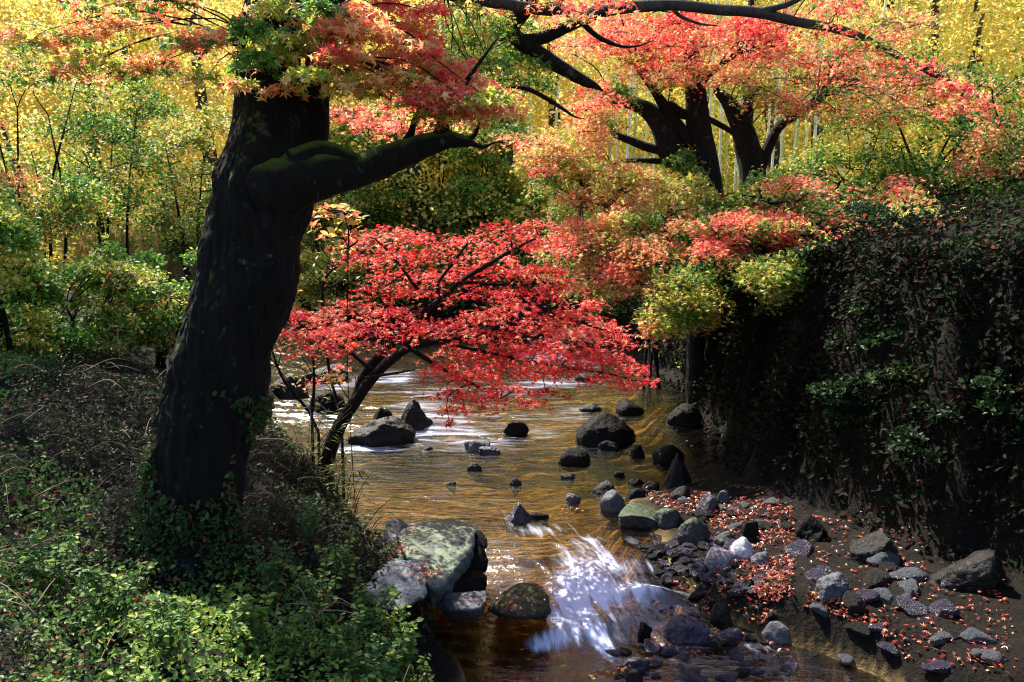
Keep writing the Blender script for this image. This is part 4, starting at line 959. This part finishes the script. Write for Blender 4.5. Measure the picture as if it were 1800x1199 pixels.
def plant(label, px, py, Y, h, nst, lf, pls, seed, size=.05, group='leafy weeds at the foot of the left bank', tmpl=OVATE, spread=.35, name='weed', cat='plant'):
    r_ = np.random.default_rng(seed); b = P(px, py, Y); z = tz(b[0], Y); root = empty(name, (b[0], Y, z), label, cat, group)
    T = Tubes(); L_ = Leaves()
    for k in range(nst):
        a = r_.uniform(0, 6.28); hh = h * r_.uniform(.6, 1.1); e = A(b[0] + math.cos(a) * spread * hh * r_.uniform(.3, 1.6), Y + math.sin(a) * spread * hh * r_.uniform(.3, 1.6), z + hh)
        s_ = A(b[0] + r_.normal(0, .03), Y + r_.normal(0, .03), z - .03)
        q = T.add([s_, s_ * .45 + e * .55 + A(0, 0, .12 * hh), e], [.006, .004, .002], 4, sub=5)
        idx = r_.integers(3, len(q), lf); pos_ = q[idx]; dr = np.stack([r_.choice([-1, 1], lf) * np.ones(lf), r_.normal(0, .5, lf), r_.normal(0, .2, lf)], -1)
        dr /= np.linalg.norm(dr, axis=1)[:, None]
        L_.add(pos_ + dr * size * .6, size * r_.uniform(.7, 1.25, lf), blend(r_.uniform(0, .999, lf), pls, lf, r_), tmpl, tilt=.35, up=(0, -.3, 1), rg=r_, dirs=dr)
    T.build('stem', M_STEM, root); L_.build('leaves', M_GREEN, root); return root
m, n, out = mat('plant stem'); p = N(n, 'BsdfPrincipled', Roughness=.6)
n.links.new(ramp(n, noise(n, 12, 3).outputs[0], [(.3, (.05, .06, .015)), (.7, (.12, .07, .03))]).outputs[0], p.inputs['Base Color']); n.links.new(p.outputs[0], out.inputs[0]); M_STEM = m
LIME = pal([(.17, .29, .035), (.30, .38, .06), (.10, .20, .035), (.46, .44, .10)], [4, 3, 3, 1])
BRG = pal([(.05, .13, .03), (.08, .19, .04), (.035, .09, .022)], [3, 3, 2])
PL = [(425,1130,4.6,.35,8,30,[LIME],'yellow green weed in the lower left corner',.05),(440,1180,4.5,.3,8,30,[BRG,LIME],'green weed below the yellow green one in the lower left corner',.05),
 (520,1150,4.7,.3,8,26,[LIME,BRG],'bright weed at the left foot of the bank',.045),(600,1150,4.8,.35,8,28,[BRG,LIME],'bushy green weed in the bottom foreground',.05),
 (660,1170,4.7,.35,9,30,[BRG,BRG,LIME],'darker green broad leaved weed at the bottom foreground',.06),(700,1120,5.0,.35,8,26,[LIME,BRG],'lime weed leaning towards the water',.05),
 (740,1090,5.1,.3,5,12,[LIME],'sparse lime sprig over the brown pool',.05),(800,1150,5.0,.3,4,9,[LIME,BRG],'slender sprig leaning out over the brown pool',.05),(770,1160,4.9,.25,5,14,[BRG,LIME],'sprig with paired leaves reaching over the pool',.05),
 (650,1070,5.3,.4,7,20,[LIME,BRG],'tall light weed in front of the blue grey rock',.055),(700,1050,5.4,.3,6,16,[LIME],'lime weed against the blue grey rock',.055),
 (560,1060,5.3,.4,7,20,[BRG,LIME],'tall weed with round leaves under the bank',.05),(480,1060,5.3,.4,6,18,[BRG],'dark green weed below the great trunk',.05),
 (600,1020,5.7,.35,7,20,[LIME,BRG],'small leaved weed beside the mossy rock',.045),(540,980,6.0,.35,6,16,[BRG],'weed halfway up the dark bank',.045),
 (200,1120,4.6,.4,9,30,[BRG,LIME],'green weed left of the great trunk foot',.055),(90,1050,4.8,.4,9,30,[LIME,BRG],'lime weed at the far left',.055),(300,1180,4.3,.35,9,30,[LIME,BRG],'bright weed before the roots of the great trunk',.055)]
for i, (px, py, Y, h, ns, lf, pls, lb, sz) in enumerate(PL): plant(lb, px, py, Y, h, ns + 3, int(lf * 1.3), pls, 900 + i, sz * .8)
# narrow leaved bamboo grass on the edge of the bank
for i, (px, py, Y, h, lb) in enumerate([(600,830,7.6,.5,'narrow leaved bamboo grass at the foot of the scarlet maple'),(605,900,7.2,.5,'narrow leaved bamboo grass above the domed rock'),(585,790,7.8,.45,'thin bamboo grass beside the maple trunk'),(530,740,7.6,.5,'bamboo grass on the crest of the left bank'),(620,950,6.9,.35,'short bamboo grass beside the slab rocks')]):
    plant(lb, px, py, Y, h, 9, 14, [OLIVE, BRG], 950 + i, .11, 'bamboo grass along the left bank', BLADE, .8, 'bamboo_grass', 'bamboo grass')
# bare twigs and saplings on the left bank
for i, (path, lb) in enumerate([([(560,760,3),(540,720,3),(500,670,3),(480,620,2),(470,560,1)],'thin dark sapling leaning left beside the great trunk'),
    ([(548,730,3),(552,680,3),(551,640,2),(545,590,1)],'upright thin sapling under the scarlet crown'),
    ([(600,720,2),(580,660,3),(570,560,3),(568,500,3),(590,470,2),(640,440,1)],'slender dark sapling rising behind the scarlet crown')]):
    T = Tubes(); Yk = 8.2 + .3 * i
    q0 = P(path[0][0], path[0][1], Yk); zt = tz(q0[0], q0[1])
    pp = [A(q0[0], q0[1], zt - .05)] if zt < q0[2] else []
    root = empty('sapling', (q0[0], q0[1], min(zt, q0[2])), lb, 'sapling', 'thin saplings on the left bank')
    q = limb(T, path, Yk, 6, .1, 60 + i, 4)
    if pp: T.add([pp[0], q[0]], [.02, .015], 6)
    for k in range(9):
        s_ = q[rng.integers(4, len(q))]; e = s_ + A(rng.normal(0, .25), rng.normal(0, .2), rng.uniform(.05, .4)); T.add([s_, (s_ + e) / 2 + A(0, 0, .04), e], [.006, .004, .002], 4)
    T.build('stem', M_BARK2, root)
    L_ = Leaves(); n_ = 60; cl = q[rng.integers(4, len(q), n_)] + rng.normal(0, .14, (n_, 3)); L_.add(cl, rng.uniform(.04, .07, n_), blend(rng.uniform(0, .99, n_), [OLIVE, ORANGE], n_, rng), OVATE); L_.build('leaves', M_GREEN, root)

# ------------------------------------------------------------------ fallen leaves
LIT = Leaves(); r_ = np.random.default_rng(55)
LC = pal([(.30, .03, .02), (.42, .06, .03), (.16, .02, .015), (.5, .15, .06), (.10, .04, .02), (.6, .35, .12)], [4, 3, 4, 2, 4, 1])
for poly, n_ in [([(1120,868),(1250,870),(1270,905),(1180,905)], 420), ([(1240,880),(1395,880),(1395,960),(1330,950),(1250,930)], 620), ([(1290,985),(1395,985),(1395,1020),(1350,1090),(1290,1040)], 800), ([(1200,930),(1300,900),(1400,960),(1400,1000),(1250,960)], 300),
                 ([(1160,1030),(1330,1020),(1350,1100),(1200,1100)], 150), ([(1090,1140),(1393,1110),(1393,1199),(1080,1199)], 150), ([(1395,880),(1760,960),(1790,1190),(1420,1150)], 900), ([(1140,590),(1390,600),(1390,880),(1200,860)], 200)]:
    q = poly_pts(poly, n_, r_)
    for px, py in q:
        z_ = 0.
        for _ in range(4):
            c = G(px, py, z_); z_ = .5 * z_ + .5 * tz(c[0], c[1]) if _ < 3 else z_
        if c[1] > 14 or c[1] < 3: continue
        z_ = max(tz(c[0], c[1]), float(wlevel(c[0], c[1]))) + .012
        LIT.add(np.array([[c[0], c[1], z_ + r_.uniform(0, .02)]]), np.array([r_.uniform(.02, .055)]), pick(LC, 1, r_), MAPLE, tilt=.3, rg=r_)
# leaves lying on rocks: the big slab notch, moss rock, left bank
dg = bpy.context.evaluated_depsgraph_get(); dg.update()
def drop(px, py, n_, sx, sy, up=.012):
    for _ in range(n_):
        x, y = px + r_.normal(0, sx), py + r_.normal(0, sy)
        d = P(x, y, 1.0) - A(0, 0, CAM_H); d = Vector(d).normalized()
        hit, loc, nor, *_r = S.ray_cast(dg, Vector((0, 0, CAM_H)), d)
        if hit and loc.y < 16 and nor.z > .2: LIT.add(np.array([loc[:]]) + np.array(nor[:]) * up, np.array([r_.uniform(.03, .05)]), pick(LC, 1, r_), MAPLE, tilt=.25, up=tuple(nor), rg=r_)
drop(702, 965, 45, 9, 8); drop(745, 1000, 40, 14, 10); drop(722, 935, 14, 10, 4); drop(760, 1010, 16, 14, 5); drop(880, 1062, 40, 22, 8); drop(945, 1045, 25, 14, 12)
drop(1215, 1075, 16, 25, 8); drop(1310, 1000, 40, 30, 16)
for px, py in ((1130, 1165), (1220, 1150), (1090, 1180), (1050, 1190), (1150, 1065), (1300, 1085), (1000, 900), (1235, 1150)): drop(px, py, 9, 16, 4, .02)
tag(LIT.build('fallen_leaves', M_LITTER), 'fallen red and orange maple leaves on the gravel bar and rocks', 'fallen leaves', kind='stuff')
print('leaves done')
# creepers covering the right bank, leaves coloured near black to stand in for shade
U2 = Leaves()
Pq, r_ = scatter(60000, (2.2, 14), (4.0, 17), 811, lambda x, y, z: (x - xw(y) > -.05 + .15 * vnoise(np.stack([x * 3, y * 3, 0 * x], -1))))
k_ = fb2(Pq[:, 0], Pq[:, 1], 1.1, 91, 3) > -.35; Pq = Pq[k_]
yq = r_.uniform(4.5, 16.5, 60000); xq = xw(yq) + r_.uniform(-.5, 1.3, 60000); zq = terrain(xq, yq); kk = zq > .45 + .2 * vnoise(np.stack([xq * 4, yq * 4, zq * 4], -1)); Pq = np.vstack([Pq, np.stack([xq, yq, zq], -1)[kk]])
Pq[:, 2] += r_.uniform(0, .22, len(Pq)); Pq[:, 0] -= r_.uniform(0, .15, len(Pq))
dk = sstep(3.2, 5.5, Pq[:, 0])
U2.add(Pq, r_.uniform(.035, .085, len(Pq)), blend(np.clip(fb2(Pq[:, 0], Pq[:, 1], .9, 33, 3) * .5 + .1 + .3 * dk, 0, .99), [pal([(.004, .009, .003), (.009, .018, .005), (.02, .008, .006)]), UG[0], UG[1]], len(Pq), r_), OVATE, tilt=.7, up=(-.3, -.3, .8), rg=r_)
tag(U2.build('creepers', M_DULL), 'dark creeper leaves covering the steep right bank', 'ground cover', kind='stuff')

# dry twigs and stalks lying over the weeds
TW = Tubes(); r_ = np.random.default_rng(321)
for k in range(130):
    x = r_.uniform(-4, -.6); y = r_.uniform(4.2, 8)
    if x > xl(y) + .1: continue
    z = tz(x, y) + r_.uniform(.05, .3); a = r_.uniform(0, 6.28); L = r_.uniform(.15, .6)
    e = A(x + math.cos(a) * L, y + math.sin(a) * L, z + r_.uniform(-.12, .12)); TW.add([(x, y, z), (A(x, y, z) + e) / 2 + A(0, 0, L * r_.uniform(.05, .3)), e], [.004, .003, .0015], 4, sub=4)
m, n, out = mat('dry stalk'); p = N(n, 'BsdfPrincipled', Roughness=.7)
n.links.new(ramp(n, noise(n, 3, 3).outputs[0], [(.35, (.10, .05, .025)), (.7, (.42, .30, .16))]).outputs[0], p.inputs['Base Color']); n.links.new(p.outputs[0], out.inputs[0])
tag(TW.build('dry_twigs', m), 'dry brown stalks and fallen twigs tangled in the weeds of the left bank', 'twigs', kind='stuff')

# low leafy cover on the far bank and the foot of the hillside
U3 = Leaves(); r_ = np.random.default_rng(871)
n_ = 90000
yq = 18.6 + 13 * r_.uniform(0, 1, n_) ** 1.3; xq = r_.uniform(-.75, .75, n_) * yq
yq[:16000] = r_.uniform(12.8, 19, 16000); xq[:16000] = r_.uniform(2.5, 13, 16000)
zq = terrain(xq, yq); kk = zq > wlevel(xq, yq) + .15; xq, yq, zq = xq[kk], yq[kk], zq[kk]
hq = np.clip(.5 + 1.1 * fb2(xq, yq, .55, 17, 4), 0, 1.2) * r_.uniform(0, 1, len(xq)) ** .7
Pq = np.stack([xq, yq, zq + 1.1 * hq * np.interp(yq, [12, 17, 19], [.35, .5, 1])], -1)
fq = np.clip(.5 + fb2(xq, yq, .5, 27, 4) + .12 * np.clip(yq - 22, -3, 4), 0, .999)
U3.add(Pq, r_.uniform(.05, .12, len(Pq)), blend(fq, [DGREEN, OLIVE, YGREEN, GOLD], len(Pq), r_), QUAD, tilt=.8, up=(-.1, -.2, 1), rg=r_)
tag(U3.build('hillside_shrubbery', M_GREEN), 'low olive and yellow shrubbery covering the foot of the hillside', 'shrubbery', kind='stuff')

# bushes and stones on the far right bank
for i, (cx, cy, rx, ry, Y, lb) in enumerate([(1440, 470, 60, 40, 9.6, 'dark bush hanging over the bank just beyond the low maple'), (1560, 560, 80, 50, 8.4, 'broad dark bush halfway up the right bank'), (1720, 480, 80, 50, 8.6, 'green bush near the top of the right bank'),
    (1480, 700, 60, 40, 8.3, 'small dark bush low on the right bank'), (1640, 760, 70, 45, 7.2, 'round dark bush above the pebbles at the far right'), (1770, 720, 60, 60, 6.8, 'dark bush at the right frame edge'), (1560, 400, 80, 40, 9.8, 'green bush on the rim of the right bank')]):
    bush('bush', lb, 'bush', cx, cy, rx, ry, Y, 2600, .05, [pal([(.008, .02, .005), (.016, .035, .009)]), pal([(.02, .05, .012), (.035, .08, .02)])], 400 + i, 'bushes clinging to the right bank', npads=18, nst=3, stem=.012)
for i, (x0, y0, x1, y1, mm, lb) in enumerate([(1405, 905, 1470, 950, 'black', 'black stone at the foot of the right bank beyond the leaf drift'), (1500, 930, 1590, 990, 'dark', 'large dark stone at the foot of the right bank'), (1650, 960, 1760, 1040, 'dark', 'largest dark stone near the right frame edge'), (1440, 1010, 1500, 1050, 'grey', 'grey stone among pebbles at the far right'), (60, 960, 150, 1010, 'moss', 'mossy stone in the weeds at the far left')]):
    put_rock(x0, y0, x1, y1, mm, lb, 500 + i, 'angular', sub=5, rough=.2)
